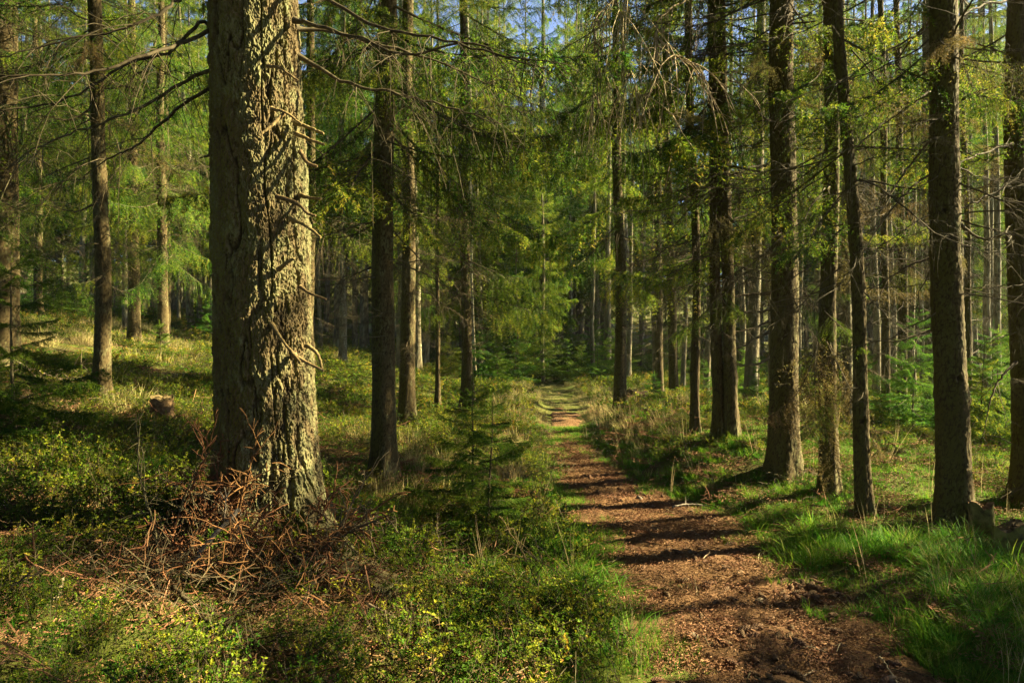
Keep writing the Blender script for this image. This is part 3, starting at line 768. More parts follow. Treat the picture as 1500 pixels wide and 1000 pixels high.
for key, px, n, lo, hi in [('T20', 1145, 4, 0, 160), ('T21', 1212, 6, 0, 330), ('T22', 1240, 6, 0, 300), ('T23', 1385, 4, -20, 120), ('T25', 1492, 5, 0, 260), ('T26', 1060, 8, 60, 430), ('T27', 1048, 6, 100, 420),
                           ('T24', 1413, 5, 60, 420), ('T32', 1294, 6, 60, 420), ('T33', 1318, 5, 60, 420), ('T6', 141, 5, -20, 200), ('T34', 1361, 6, 100, 430), ('T35', 1238, 5, 80, 420)]:
    for q in range(n):
        d = HERO[key][1]
        hero_spray(key, px, rs.uniform(lo, hi), d, rs.uniform(0, 6.28), rs.uniform(-.45, .1), rs.uniform(.8, 1.6), M_NEEDLE if q % 3 else M_NEEDLE_DRY, seed=q, roll=rs.uniform(-.4, .4), dv=rs.uniform(-.1, .2))

# ------------------------------------------------------------------ generic forest
def proto_tree(crown, bare, r, H, seed, name='spruce_tree', mat=None, nseg=20, dz=.12, zdet=10):
    root = empty(name, (0, 0, -50), 'x', 'tree')
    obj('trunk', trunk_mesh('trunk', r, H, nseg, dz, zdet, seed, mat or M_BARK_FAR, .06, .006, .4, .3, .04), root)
    obj('crown', crown, root)
    if bare: obj('dead_branchwork', bare, root)
    return root
PR_MID = [proto_tree(CROWN_LOW[k % 4], BARE_MID[k % 3], (.12, .15, .1, .13)[k], 14.8 + .7 * k, 900 + k) for k in range(4)]
PR_TALL = [proto_tree(CROWN_TALL[k % 3], BARE_LOW[k % 4], (.13, .1, .16)[k], 15.4 + .7 * k, 920 + k) for k in range(3)]
PR_BACK = [proto_tree(CROWN_BACK[k], BARE_MID[k], (.14, .11, .16)[k], 16.5 + k, 980 + k) for k in range(3)]
PR_CAN = [proto_tree(CROWN_CANOPY[k], BARE_LOW[k], (.17, .14)[k], 16, 990 + k) for k in range(2)]
PR_HIGH = [proto_tree(CROWN_HIGH[k % 2], BARE_HIGH[k % 2], (.15, .12)[k], 17.2, 940 + k, nseg=24) for k in range(2)]
hero_xy = np.array([(h[0].location.x, h[0].location.y) for h in HERO.values()])
placed = [tuple(p) for p in hero_xy]
def free(x, y, dmin):
    P = np.array(placed); return ((P[:, 0] - x) ** 2 + (P[:, 1] - y) ** 2).min() > dmin ** 2
LBL = {
    'left': ('spruce in the bright wood beyond the left slope', 'far spruces beyond the left slope'),
    'mid': ('spruce in the dense green wood behind the end of the path', 'far spruces behind the end of the path'),
    'right': ('spruce standing far back in the shaded wood at right', 'far spruces in the right wood'),
    'off': ('tall spruce outside the right edge that shades the path', 'spruces outside the right edge'),
    'offl': ('unseen spruce added outside the left edge to block sky light', 'unseen spruces added outside the left edge')}
USED = set()
def put(protos, x, y, reg, sc=1.0):
    p = protos[random.randrange(len(protos))]
    lab, grp = LBL[reg]
    z = gz(x, y) - .05
    if p.name not in USED:
        USED.add(p.name); p.location = (x, y, z); p.rotation_euler = (0, 0, random.uniform(0, 6.28)); p.scale = (sc,) * 3
        p['label'] = lab; p['group'] = grp; r = p
    else:
        r = copy_tree(p, (x, y, z), random.uniform(0, 6.28), sc, lab, grp)
    placed.append((x, y))
    return r
FOREST = []
n_try = 0
while len(FOREST) < 215 and n_try < 9000:
    n_try += 1
    y = 12.5 + 62 * random.random() ** 1.25
    x = random.uniform(-.85, .77) * (y + 1.0)
    px = 750 + 1000 * x / y
    u = x - float(path_x(y))
    if y < 24 and abs(u) < 1.6: continue
    if y < 20 and -11 < u < 0: continue                         # open left slope
    if y < 17 and px < 1020: continue
    if px < 320 and y < 27 and random.random() < .75: continue
    if px > 1500 and y < 20: continue
    if not free(x, y, 1.25 + .02 * y): continue
    reg = 'left' if px < 480 else ('right' if px > 960 else 'mid')
    lo = random.random() < (.75 if reg != 'left' else .5)
    lane = 17.5 < y - .29 * x < 27 and 1.5 < x < 17
    if lane and random.random() < .5: continue
    pole = lane or random.random() < (.75 if px > 1150 else .5)
    if y > 24:
        gap = 745 < px < 825
        pole = random.random() < (.3 if px > 1080 else .15)
        if 17.5 < y - .29 * x < 27 and 1.5 < x < 17:
            if random.random() < .5: continue
            pole = True
        FOREST.append(put(PR_HIGH if pole and not gap else PR_BACK, x, y, reg, random.uniform(.85, 1.2) * (.62 if gap and y < 46 else 1 if gap or y < 36 else 1.3))); continue
    FOREST.append(put(PR_HIGH if pole else (PR_MID if lo else PR_TALL), x, y, reg, random.uniform(.8, 1.15) * (.75 if pole else 1)))

for px, d in [(705, 30), (735, 36), (760, 42), (785, 34), (812, 40), (838, 33), (850, 44), (722, 46), (862, 38), (690, 27), (748, 50), (800, 52), (778, 58), (830, 50), (700, 44), (720, 54), (880, 46)]:
    x = (px - 750) / 1000 * d
    put(PR_BACK, x, d, 'mid', (1.4 + .43 * d - gz(x, d)) / 17.3 * (random.uniform(.9, 1.03) if 762 < px < 815 else random.uniform(1.2, 1.4)))
for px, d in [(1200, 30), (1262, 33), (1300, 29.5), (1345, 35), (1430, 30), (1472, 34), (1180, 38), (1390, 40), (1230, 44), (1325, 48), (1450, 44)]:
    x = (px - 750) / 1000 * d
    put(PR_BACK, x, d, 'right', random.uniform(1.05, 1.35))
for px, d in [(962, 19), (1000, 21), (1034, 18), (1088, 17), (1108, 22), (1195, 16), (1222, 20), (1255, 15.5), (1284, 18), (1338, 17), (1352, 22), (1447, 19), (1464, 16), (1482, 21), (1410, 24), (1310, 25), (1170, 25),
              (120, 24), (160, 27), (215, 29), (262, 26), (90, 30), (310, 31), (470, 24), (520, 26), (612, 22), (705, 25), (725, 31), (835, 30), (868, 26), (885, 33), (920, 24), (940, 28)]:
    x = (px - 750) / 1000 * d
    if free(x, d, .45): put(PR_HIGH, x, d, 'left' if px < 480 else 'right' if px > 960 else 'mid', random.uniform(.55, .85))
# half-grown spruces filling the wood behind
UNDER = [crown_mesh('understory_crown', 500 + k, (1.1, .7, 1.6, .9)[k], (7.5, 6.0, 9.5, 8.2)[k], (1.5, 1.35, 1.7, 1.5)[k], LIB_FAR, 6, .48, .12) for k in range(4)]
PR_UND = [proto_tree(UNDER[k], None, (.06, .05, .075, .065)[k], (7.4, 5.9, 9.4, 8.1)[k], 960 + k, 'half_grown_spruce', None, 14, .2, 5) for k in range(4)]
LBL.update({'uleft': ('half-grown spruce branching low in the bright wood at left', 'half-grown spruces in the left wood'),
            'umid': ('half-grown spruce branching low behind the end of the path', 'half-grown spruces behind the path'),
            'uright': ('half-grown spruce branching low in the shaded right wood', 'half-grown spruces in the right wood')})
cnt = 0; n_try = 0
while cnt < 48 and n_try < 6000:
    n_try += 1
    y = 14 + 46 * random.random() ** 1.5
    x = random.uniform(-.85, .75) * (y + 1)
    px = 750 + 1000 * x / y; u = x - float(path_x(y))
    if y < 23 and abs(u) < 2.2: continue
    if px < 480 and y < 26: continue
    if y < 18 and px < 960: continue
    if px > 1100 and (y < 16 or random.random() < .4): continue
    if 17.5 < y - .29 * x < 27 and 2.5 < x < 17: continue
    if not free(x, y, 1.1): continue
    put(PR_UND, x, y, 'uleft' if px < 480 else ('uright' if px > 960 else 'umid'), random.uniform(.75, 1.15)); cnt += 1

# trees outside the right edge: their trunks and crowns stripe the ground with shade
OFF = [(5.7, 5.45, 'u'), (7.0, 5.1, 'u'), (7.6, 4.5, 'U'), (6.3, 3.7, 'U'), (7.6, 3.55, 'm'), (11.0, 4.9, 'm'), (10.0, 9.6, 'h'), (14.0, 10.0, 'h'), (16.0, 13.9, 'h'), (9.0, 4.6, 'h'), (12.5, 6.4, 'h'),
       (10.4, 2.2, 'h'), (15.3, 3.4, 'h'), (18.2, 15.5, 'h'), (22, 9.5, 't'), (21, 3.0, 't'), (27, 7.5, 't')]
for x, y, k in OFF:
    put({'h': PR_HIGH, 't': PR_TALL, 'u': PR_UND, 'U': PR_UND, 'm': PR_MID}[k], x, y, 'off', .55 if k == 'u' else .85 if k == 'U' else random.uniform(.9, 1.1))
LBL['behind'] = ('unseen spruce added behind the camera to block sky light', 'unseen spruces added behind the camera')
bh = 0  # out-of-view trees added to cut the sky light from behind
while bh < 44:
    x, y = random.uniform(-22, 16), random.uniform(-22, -1.2)
    if abs(x - float(path_x(y))) < 1.8 or not free(x, y, 2.2) or (x > 3 and y > -2.5): continue
    put(PR_CAN, x, y, 'behind', random.uniform(.9, 1.2)); bh += 1
for x, y in [(-8.5, 5.5), (-11, 7.2), (-13, 4), (-10.5, 1.5), (-15, 9.5), (-14, 0), (-16, 14), (-9.5, 9.0), (-6.6, 3.0), (-12, 12), (-7.5, 1.0)]:
    put(PR_CAN, x, y, 'offl', 1.0)  # out-of-view trees added to cut the sky light from the left

for o in [q for q in SC.objects if q.get('label') == 'x']:      # drop source trees that were never placed
        for ch in list(o.children): bpy.data.objects.remove(ch)
        bpy.data.objects.remove(o)

# ------------------------------------------------------------------ young spruces
def sapling_parts(h, seed, mat, whorl=.16, wide=.46):
    rng = np.random.default_rng(seed)
    t = Acc(); s = np.linspace(0, 1, 8)
    V, F = tubes(np.stack([.01 * np.sin(s * 5) * h, .01 * np.cos(s * 4) * h, s * h - .05], -1)[None], (.011 * h ** .7 * (1 - .85 * s))[None], 7); t.add(V, F, 0)
    a = Acc(); z = .1 * h
    while z < h * .97:
        f = z / h; k = rng.integers(4, 7); az0 = rng.uniform(0, 6.28)
        for j in range(k):
            if rng.random() < .12: continue
            L = h * wide * (1 - f) ** .8 * rng.uniform(.45, 1.15) + .05
            a.add_flat(LIB_SAP[rng.integers(4)], R=rotm(az0 + j * 6.283 / k + rng.uniform(-.4, .4), rad(-8 + 36 * f + rng.uniform(-16, 16)), rng.uniform(-.5, .5)),
                       T=np.array([0, 0, z + rng.uniform(-.06, .06) * h ** .5]), sc=min(1.15, L), dv=rng.uniform(-.15, .15))
        z += whorl * h ** .3 * rng.uniform(.5, 1.1)
    needles(a, np.array([[[0, 0, h * .85], [0, 0, h * .93], [0, 0, h + .02]]]), 14, 4, .03, .006, 1, rng)
    return t.mesh('sapling_trunk', [M_TWIG], True), a.mesh('sapling_crown', [M_TWIG, mat])
SAPM = [sapling_parts(h, 60 + k, m) for k, (h, m) in enumerate([(.95, M_NEEDLE_YOUNG), (1.7, M_NEEDLE_YOUNG), (2.5, M_NEEDLE_YOUNG), (2.2, M_NEEDLE)])]
SAPH = [.95, 1.7, 2.5, 2.2]
def sapling(kind, px, py, h, label, d=None, group=None):
    if d is None: d = ground_at(px, py)
    x = (px - 750) / 1000 * d
    r = empty('young_spruce', (x, d, gz(x, d)), label, 'young tree', group)
    q = h / SAPH[kind]; r.scale = (q, q, q); r.rotation_euler = (random.uniform(-.05, .05), random.uniform(-.05, .05), random.uniform(0, 6.28))
    obj('trunk', SAPM[kind][0], r); obj('crown', SAPM[kind][1], r)
    return r
sapling(0, 690, 765, 1.2, 'small dark young spruce in the shade left of the path, left of a pair')
sapling(0, 717, 787, 1.15, 'small dark young spruce left of the path, right and nearer of a pair')
sapling(1, 22, 640, 1.75, 'dark young spruce at the left edge with flat layered branches', d=5.4)
sapling(0, 24, 690, .55, 'little yellow-green young spruce low at the left edge', d=5.2)
G = 'young spruces at the end of the path'
for k, (px, d, h) in enumerate([(728, 20, 1.3), (755, 22.5, 1.8), (785, 24, 1.6), (812, 24.5, 1.8), (832, 23.5, 1.5), (852, 24, 1.5), (700, 20, 1.7), (822, 26, 3.0), (866, 27, 2.7), (905, 25, 2.4), (938, 27, 2.9), (795, 29, 3.4), (985, 26, 2.5), (772, 25, 2.6), (840, 27, 2.4), (715, 23, 2.3), (875, 24, 1.4), (660, 21, 1.6)]):
    sapling((2, 1, 3)[k % 3], px, 0, h, 'bushy dark green young spruce in the thicket closing the end of the path', d=d, group=G)
G = 'sunlit young spruces on the left slope'
for k, (px, d, h) in enumerate([(78, 20, 1.5), (92, 21, 1.9), (108, 20.5, 1.4), (122, 22, 1.8), (65, 22, 1.6), (168, 22, 1.5), (180, 24, 1.3), (290, 23, 1.2), (305, 22, 1.4), (225, 24, 1.2), (45, 21, 1.5)]):
    sapling(1 if k % 2 else 2, px, 0, h, 'bright sunlit young spruce on the far left slope', d=d, group=G)
G = 'young spruces in the right wood'
for k, (px, d, h) in enumerate([(1338, 9.6, 2.3), (1436, 8.2, 1.7), (1463, 8.6, 2.0), (1318, 11.5, 1.7), (1484, 9.2, 1.6), (1400, 11, 1.9), (1455, 11.5, 2.4), (1292, 9.3, .9), (1110, 12.5, 1.2), (1098, 14, 1.6), (1365, 12, 1.5), (1500, 10.5, 2.2), (1030, 15, 1.3), (1180, 12, 1.5), (1270, 12.5, 1.8), (1240, 14, 1.6)]):
    sapling((2, 3, 1)[k % 3], px, 0, h * .8, 'dark young spruce with flat branch layers in the shaded right wood', d=d, group=G)
sapling(0, 236, 545, .8, 'fresh green young spruce at the foot of the dark grey left-slope spruce', d=13.5)
sapling(0, 960, 622, .6, 'low young spruce by the reddish shrubs right of the path', d=13)

# ------------------------------------------------------------------ stumps
CLEAR = []
def stump(label, px, py, r, h, mat, d=None, seed=0):
    if d is None: d = ground_at(px, py)
    x = (px - 750) / 1000 * d
    CLEAR.append((x, d - .12, r + .16))
    root = empty('tree_stump', (x, d, gz(x, d)), label, 'stump')
    rng = np.random.default_rng(seed)
    n, k = 64, 26
    th = np.arange(n) / n * 6.2832; zs = np.linspace(-.2, 1, k)
    Z, T = np.meshgrid(zs, th, indexing='ij')
    top = h * (1 + .38 * fbm(np.stack([np.cos(T) * 1.3, np.sin(T) * 1.3, T * 0 + seed], -1), 3, seed))
    zz = Z * top
    P = np.stack([np.cos(T), np.sin(T), zz * 3], -1)
    rr = r * (1 + .35 * np.exp(-np.maximum(zz, 0) / .07) * (1 + .5 * np.cos(4 * T + seed)) + .10 * fbm(P * np.array([3.5, 3.5, .6]), 4, seed))
    V = np.stack([np.cos(T) * rr, np.sin(T) * rr, zz], -1)
    i = (np.arange(k - 1) * n)[:, None]; j = np.arange(n)[None]; j2 = (j + 1) % n
    a = Acc(); a.add(V.reshape(-1, 3), np.stack([i + j, i + j2, i + n + j2, i + n + j], -1).reshape(-1, 4))
    obj('bark', a.mesh('stump_bark', [mat], True), root)
    b = Acc(); rim = V[-1]; cen = rim.mean(0)
    rings = [rim * (1 - f) + cen * f + np.array([0, 0, -.012 * (f > 0)]) + (rng.normal(size=rim.shape) * .006 * (f > 0)) for f in (0, .12, .4, .7, .95)]
    VV = np.concatenate(rings); i = (np.arange(4) * n)[:, None]
    b.add(VV, np.stack([i + j, i + j2, i + n + j2, i + n + j], -1).reshape(-1, 4))
    b.add(np.concatenate([rings[-1], cen[None] - [[0, 0, .012]]]), np.array([[q, (q + 1) % n, n] for q in range(n)]))
    obj('cut_face', b.mesh('cut_face', [M_ROT], True), root)
    return root
stump('dark rotten stump with a brown face among bilberries left of the massive trunk', 237, 612, .12, .24, M_ROT, seed=2)
stump('small mossy stump at the foot of the stout brown spruce', 1437, 782, .085, .23, M_MOSSY, seed=5)
stump('low flat mossy stump on the sunny left slope', 252, 553, .2, .12, M_MOSSY, d=11, seed=8)
stump('broken mossy stump cut by the right edge', 1480, 812, .11, .2, M_MOSSY, seed=11)
stump('dark root mound beside the spruce at the far end of the path', 935, 607, .35, .3, M_ROT, d=15, seed=13)

# ------------------------------------------------------------------ fallen brush, sticks
def dead_branch(label, pix, r0, twigs, tl, mat, seed, r1=.3, hang=.1, rt=.004, group=None, name='dead_branch', spread=.6, up=.15):
    rng = np.random.default_rng(seed)
    P = spline([p if isinstance(p, Vector) else at(*p) for p in pix], 22)
    o0 = P[0].copy(); P = P - o0
    tot = np.linalg.norm(np.diff(P, axis=0), axis=1).sum()
    P[1:] += rng.normal(size=P[1:].shape) * tot * .006
    a = Acc()
    V, F = tubes(P[None], (r0 * np.linspace(1, r1, 22) * (1 + .06 * rng.normal(size=22)))[None], 7); a.add(V, F)
    if twigs:
        i = rng.integers(4, 22, twigs); T = unit(np.gradient(P, axis=0))[i]
        dd = unit(T * .55 + rng.normal(size=(twigs, 3)) * spread + np.array([0, 0, up]))
        ln = (tl * rng.uniform(.3, 1.1, twigs))[:, None, None]
        u = np.linspace(0, 1, 6)[None, :, None]
        tw = P[i][:, None] + dd[:, None] * ln * u - np.array([0, 0, hang]) * ln * u ** 2 + rng.normal(size=(twigs, 6, 3)) * .03 * ln * u
        V, F = tubes(tw, np.linspace(rt, rt * .6, 6)[None] * (1 + .15 * rng.normal(size=(twigs, 6))), 5); a.add(V, F)
        k = twigs * 4; ti = rng.integers(0, twigs, k); ix = rng.integers(1, 6, k)
        d2 = unit(dd[ti] * .6 + rng.normal(size=(k, 3)) * .7)
        sl = ln[ti] * rng.uniform(.15, .45, k)[:, None, None]
        u3 = np.linspace(0, 1, 4)[None, :, None]
        st = tw[ti, ix][:, None] + d2[:, None] * sl * u3 + np.array([0, 0, -.2]) * sl * u3 ** 2
        V, F = tubes(st, np.linspace(rt * .8, rt * .5, 4)[None], 4); a.add(V, F)
    o = obj(name, a.mesh(name, [mat], True)); o.location = o0
    return tag(o, label, 'branch', group)
dead_branch('rusty antler-like branch sticking out right of the massive trunk\'s foot', [(462, 812, 3.85), (500, 782, 3.8), (525, 765, 3.78), (545, 745, 3.76)], .011, 9, .24, M_RUST, 1, .6, 0, .0065, up=.3)
dead_branch('upright rusty branch with curled twigs in front of the massive trunk', [(335, 800, 3.75), (352, 740, 3.72), (360, 700, 3.7), (380, 655, 3.68)], .008, 18, .25, M_RUST, 2, .5, .1, .0042)
dead_branch('grey bare pole leaning up to the right over the rusty brush', [(248, 878, 3.45), (285, 820, 3.5), (318, 780, 3.55), (352, 745, 3.6)], .0135, 3, .3, M_GREY, 3, .8, .1, .003, name='dead_pole')
dead_branch('thin grey upright dead stem left of the leaning pole', [(232, 850, 3.55), (225, 770, 3.6), (205, 700, 3.65), (202, 640, 3.7)], .008, 8, .25, M_BRANCH, 4, .5, .1, .003, name='dead_sapling')
dead_branch('long dark branch lying toward lower right under the rusty brush', [(255, 858, 3.3), (300, 905, 3.1), (370, 940, 3.0), (450, 965, 2.95)], .013, 22, .3, M_BRANCH, 5, .4, .2, .003)
dead_branch('dark branch rising to the right in front of the massive trunk\'s foot', [(330, 893, 3.3), (370, 868, 3.35), (410, 850, 3.4), (455, 835, 3.5)], .009, 16, .28, M_BRANCH, 6, .4, .1, .003)
dead_branch('pale hairy dead twig hanging at lower left', [(92, 845, 3.15), (85, 880, 3.1), (92, 920, 3.05), (125, 950, 3.0)], .011, 18, .16, M_TWIG_PALE, 7, .4, .3, .003)
dead_branch('rusty branch at the left edge of the picture', [(-20, 905, 3.3), (0, 850, 3.3), (15, 825, 3.3), (50, 815, 3.3)], .009, 14, .2, M_RUST, 8, .5, .1, .0045)
G = 'rusty dead branches heaped at the massive trunk'
for k in range(20):
    px = random.uniform(235, 470); py = random.uniform(770, 885); d = random.uniform(3.35, 3.95)
    x = (px - 750) / 1000 * d; z = gz(x, d)
    az = random.uniform(-.5, 3.6); L = random.uniform(.35, .75); el = random.uniform(.1, 1.15)
    p0 = Vector((x, d, z + random.uniform(.0, .12))); dv = Vector((math.cos(az) * math.cos(el), .45 * math.sin(az) * math.cos(el), math.sin(el)))
    dead_branch('rusty brown dead branch in the tangled heap before the massive trunk', [p0, p0 + dv * L * .35 + Vector((0, 0, .02)), p0 + dv * L * .7, p0 + dv * L + Vector((0, 0, -.03))], random.uniform(.006, .009), 16, .26, M_RUST if k % 4 else M_TWIG, 30 + k, .4, .15, .0036, G)
dead_branch('pale forked twig arching over the undergrowth beside the path', [(868, 897, 3.75), (850, 870, 3.8), (825, 845, 3.85), (790, 822, 3.9), (750, 822, 3.95)], .0045, 7, .3, M_STUB, 9, .3, .1, .003)
dead_branch('pale twig rising to the right beside the path', [(835, 915, 3.7), (845, 880, 3.72), (862, 868, 3.73), (886, 852, 3.75)], .0035, 4, .15, M_STUB, 10, .4, 0, .002)
dead_branch('thin pale stem standing in the dark bilberries left of the path', [(648, 850, 4.5), (652, 820, 4.5), (645, 795, 4.5), (640, 780, 4.5)], .005, 5, .15, M_TWIG_PALE, 11, .4, 0, .002)
dead_branch('pale twigs lying at bottom centre left of the path', [(540, 885, 3.5), (565, 897, 3.45), (580, 905, 3.4), (600, 912, 3.4)], .009, 5, .2, M_TWIG_PALE, 12, .5, .1, .003)
dead_branch('long pale dead bough lying on the left slope toward the slim spruce', [(10, 522, 8.6), (50, 542, 8.6), (90, 556, 8.6), (135, 572, 8.7)], .014, 10, .6, M_TWIG_PALE, 13, .5, .1, .004)
dead_branch('forked grey twig lying across the path', [(985, 742, 6.2), (1010, 738, 6.3), (1040, 741, 6.3)], .008, 3, .15, M_GREY, 14, .5, 0, .003)

# ------------------------------------------------------------------ cones, stones, twigs on the path
def cone_mesh(seed):
    rng = np.random.default_rng(seed)
    n, k = 22, 26
    t = np.linspace(0, 1, k); th = np.arange(n) / n * 6.2832
    T, TH = np.meshgrid(t, th, indexing='ij')
    prof = .0165 * np.sin(np.pi * np.clip(T * .93 + .06, 0, 1)) ** .6
    sc = np.maximum(np.sin(TH * 5 + T * 30), np.sin(TH * -3 + T * 50) * .4)
    r = prof * (1 + .24 * sc) + .0006
    V = np.stack([(T - .5) * .105, np.cos(TH) * r + .006 * np.sin(T * 3), np.sin(TH) * r], -1)
    i = (np.arange(k - 1) * n)[:, None]; j = np.arange(n)[None]; j2 = (j + 1) % n
    a = Acc(); a.add(V.reshape(-1, 3), np.stack([i + j, i + j2, i + n + j2, i + n + j], -1).reshape(-1, 4))
    return a.mesh('spruce_cone', [M_CONE], False)
def stone_mesh(seed):
    n, k = 18, 12
    th = np.arange(n) / n * 6.2832; ph = np.linspace(0, math.pi, k)
    PH, TH = np.meshgrid(ph, th, indexing='ij')
    P = np.stack([np.sin(PH) * np.cos(TH), np.sin(PH) * np.sin(TH), np.cos(PH)], -1)
    P = P * (1 + .4 * fbm(P * 1.6, 3, seed))[..., None] * np.array([.045, .032, .022])
    i = (np.arange(k - 1) * n)[:, None]; j = np.arange(n)[None]; j2 = (j + 1) % n
    a = Acc(); a.add(P.reshape(-1, 3), np.stack([i + j, i + j2, i + n + j2, i + n + j], -1).reshape(-1, 4))
    return a.mesh('stone', [M_STONE], True)
CONES = [cone_mesh(k) for k in range(3)]; STONES = [stone_mesh(70 + k) for k in range(4)]
def place_small(name, mesh, x, y, lab, cat, grp, sc, lift):
    o = obj(name, mesh); o.location = (x, y, path_z(x, y) + lift)
    o.rotation_euler = (random.uniform(-.25, .25), random.uniform(-.25, .25), random.uniform(0, 6.28)); o.scale = (sc,) * 3
    return tag(o, lab, cat, grp)
for k in range(230):
    y = 2.9 + 5.6 * random.random() ** 1.6; t = random.gauss(.25, .55)
    if abs(t) > 1.15: continue
    place_small('spruce_cone', CONES[k % 3], float(path_x(y) + t * path_w(y)), y, 'brown spruce cone lying loose on the dirt path', 'cone', 'spruce cones on the path', random.uniform(.6, .95), .01)
for k in range(70):
    px = random.gauss(1200, 38); py = random.gauss(868, 16)
    d = ground_at(px, py); x = (px - 750) / 1000 * d
    place_small('spruce_cone', CONES[k % 3], x, d, 'brown spruce cone in the dense drift at the path\'s right edge', 'cone', 'spruce cones drifted at the path edge', random.uniform(.65, .95), random.uniform(.006, .02))
for k in range(16):
    y = 2.9 + 4.5 * random.random() ** 1.4; t = random.uniform(-1, 1)
    place_small('stone', STONES[k % 4], float(path_x(y) + t * path_w(y)), y, 'small rough stone set in the dirt path', 'stone', 'stones in the path', random.uniform(.4, 1.0), .004)
G = 'twigs on the path'
for k in range(24):
    y = 3.0 + 5 * random.random() ** 1.4; x = float(path_x(y) + random.uniform(-1, 1) * path_w(y)); z = path_z(x, y) + .008
    az = random.uniform(0, 6.28); L = random.uniform(.08, .28)
    p0 = Vector((x, y, z)); dv = Vector((math.cos(az), math.sin(az), 0))
    dead_branch('short dry twig lying on the dirt path', [p0, p0 + dv * L * .4 + Vector((0, 0, .012)), p0 + dv * L], random.uniform(.003, .006), 2, L * .3, M_TWIG_PALE if k % 2 else M_TWIG, 200 + k, .5, .1, .0018, G, 'fallen_twig', .3)

# ------------------------------------------------------------------ ground cover (stuff, instanced on points)
def blade_clump(seed, n, hmin, hmax, wid, rad_, arch, vlo=0, vhi=.8, seg=5):
    rng = np.random.default_rng(seed)
    az = rng.uniform(0, 6.28, n); rr = rad_ * np.sqrt(rng.random(n)); b = np.stack([np.cos(az) * rr, np.sin(az) * rr, np.zeros(n) - .02], -1)
    h = rng.uniform(hmin, hmax, n); da = az + rng.normal(0, .9, n); ar = arch * rng.uniform(.3, 1.3, n)
    s = np.linspace(0, 1, seg)
    out = (h * ar)[:, None] * s[None] ** 1.8; up = h[:, None] * (s[None] - .35 * ar[:, None] * s[None] ** 2.6)
    P = b[:, None] + np.stack([np.cos(da)[:, None] * out, np.sin(da)[:, None] * out, up], -1)
    w = wid * rng.uniform(.6, 1.2, n)[:, None] * (1 - s[None] ** 1.6 * .95) * .5
    side = np.stack([-np.sin(da + .5), np.cos(da + .5), np.zeros(n)], -1)[:, None] * w[..., None]
    V = np.stack([P - side, P + side], 2).reshape(-1, 3)
    i = (np.arange(n) * seg * 2)[:, None] + (np.arange(seg - 1) * 2)[None]
    F = np.stack([i, i + 1, i + 3, i + 2], -1).reshape(-1, 4)
    v = np.clip(rng.uniform(vlo, vhi, n)[:, None] + .2 * s[None] ** 3, 0, 1)
    a = Acc(); a.add(V, F, 0, np.repeat(v.reshape(-1), 2))
    return a
def berry_clump(seed, stems, h, leaf, nl, rad_, vlo=0, vhi=.8):
    rng = np.random.default_rng(seed); a = Acc()
    az = rng.uniform(0, 6.28, stems); rr = rad_ * np.sqrt(rng.random(stems))
    b = np.stack([np.cos(az) * rr, np.sin(az) * rr, np.zeros(stems) - .02], -1)
    hh = h * rng.uniform(.55, 1.1, stems); tip = b + np.stack([rng.normal(0, .3, stems) * hh, rng.normal(0, .3, stems) * hh, hh], -1)
    u = np.linspace(0, 1, 4)[None, :, None]
    P = b[:, None] * (1 - u) + tip[:, None] * u + rng.normal(size=(stems, 4, 3)) * .012 * u
    V, F = tubes(P, np.linspace(.0022, .001, 4)[None], 3); a.add(V, F, 1)
    k = stems * 3; ti = rng.integers(0, stems, k); b2, _ = resample(P, 10); st = b2[ti, rng.integers(3, 9, k)]
    d = unit(rng.normal(size=(k, 3)) * np.array([1, 1, .4]) + np.array([0, 0, .55])); ln = (h * rng.uniform(.2, .45, k))[:, None, None]
    Q = st[:, None] + d[:, None] * ln * u
    V, F = tubes(Q, np.linspace(.0014, .0008, 4)[None], 3); a.add(V, F, 1)
    m = nl; ci = rng.integers(0, k, m); q, tg = resample(Q, 12); ix = rng.integers(0, 12, m)
    c = q[ci, ix]; t = tg[ci, ix]
    dr = unit(t * .5 + rng.normal(size=(m, 3)) * np.array([1, 1, .45]) + np.array([0, 0, .1]))
    nr = unit(rng.normal(size=(m, 3)) * .55 + np.array([0, 0, 1.])); sd = unit(np.cross(dr, nr))
    L = (leaf * rng.uniform(.6, 1.15, m))[:, None]; W = L * .3
    cup = nr * L * .12
    V = np.stack([c, c + dr * L * .45 + sd * W + cup, c + dr * L, c + dr * L * .45 - sd * W + cup], 1)
    i = np.arange(m) * 4
    F = np.concatenate([np.stack([i, i + 1, i + 2], -1), np.stack([i, i + 2, i + 3], -1)])
    sv = rng.uniform(vlo, vhi, stems)[ti[ci]] + rng.uniform(-.15, .15, m)
    a.add(V.reshape(-1, 3), F, 0, np.repeat(np.clip(sv, 0, 1), 4))
    return a
def litter_clump(seed, n, R, L):
    rng = np.random.default_rng(seed)
    az = rng.uniform(0, 6.28, n); p = np.stack([rng.uniform(-R, R, n), rng.uniform(-R, R, n), rng.uniform(0, .012, n)], -1)
    d = np.stack([np.cos(az), np.sin(az), rng.normal(0, .25, n)], -1) * (L * rng.uniform(.3, 1.2, n))[:, None]
    u = np.array([-.5, 0, .5])[None, :, None]
    P = p[:, None] + d[:, None] * u + rng.normal(size=(n, 3, 3)) * L * .04
    V, F = tubes(P, np.array([.0012, .0016, .001])[None] * rng.uniform(.6, 1.8, (n, 1)), 3)
    a = Acc(); a.add(V, F); return a
def proto_coll(name, meshes):
    c = bpy.data.collections.new(name)
    for k, me in enumerate(meshes):
        o = bpy.data.objects.new('%s_%02d' % (name, k), me); c.objects.link(o)
    return c
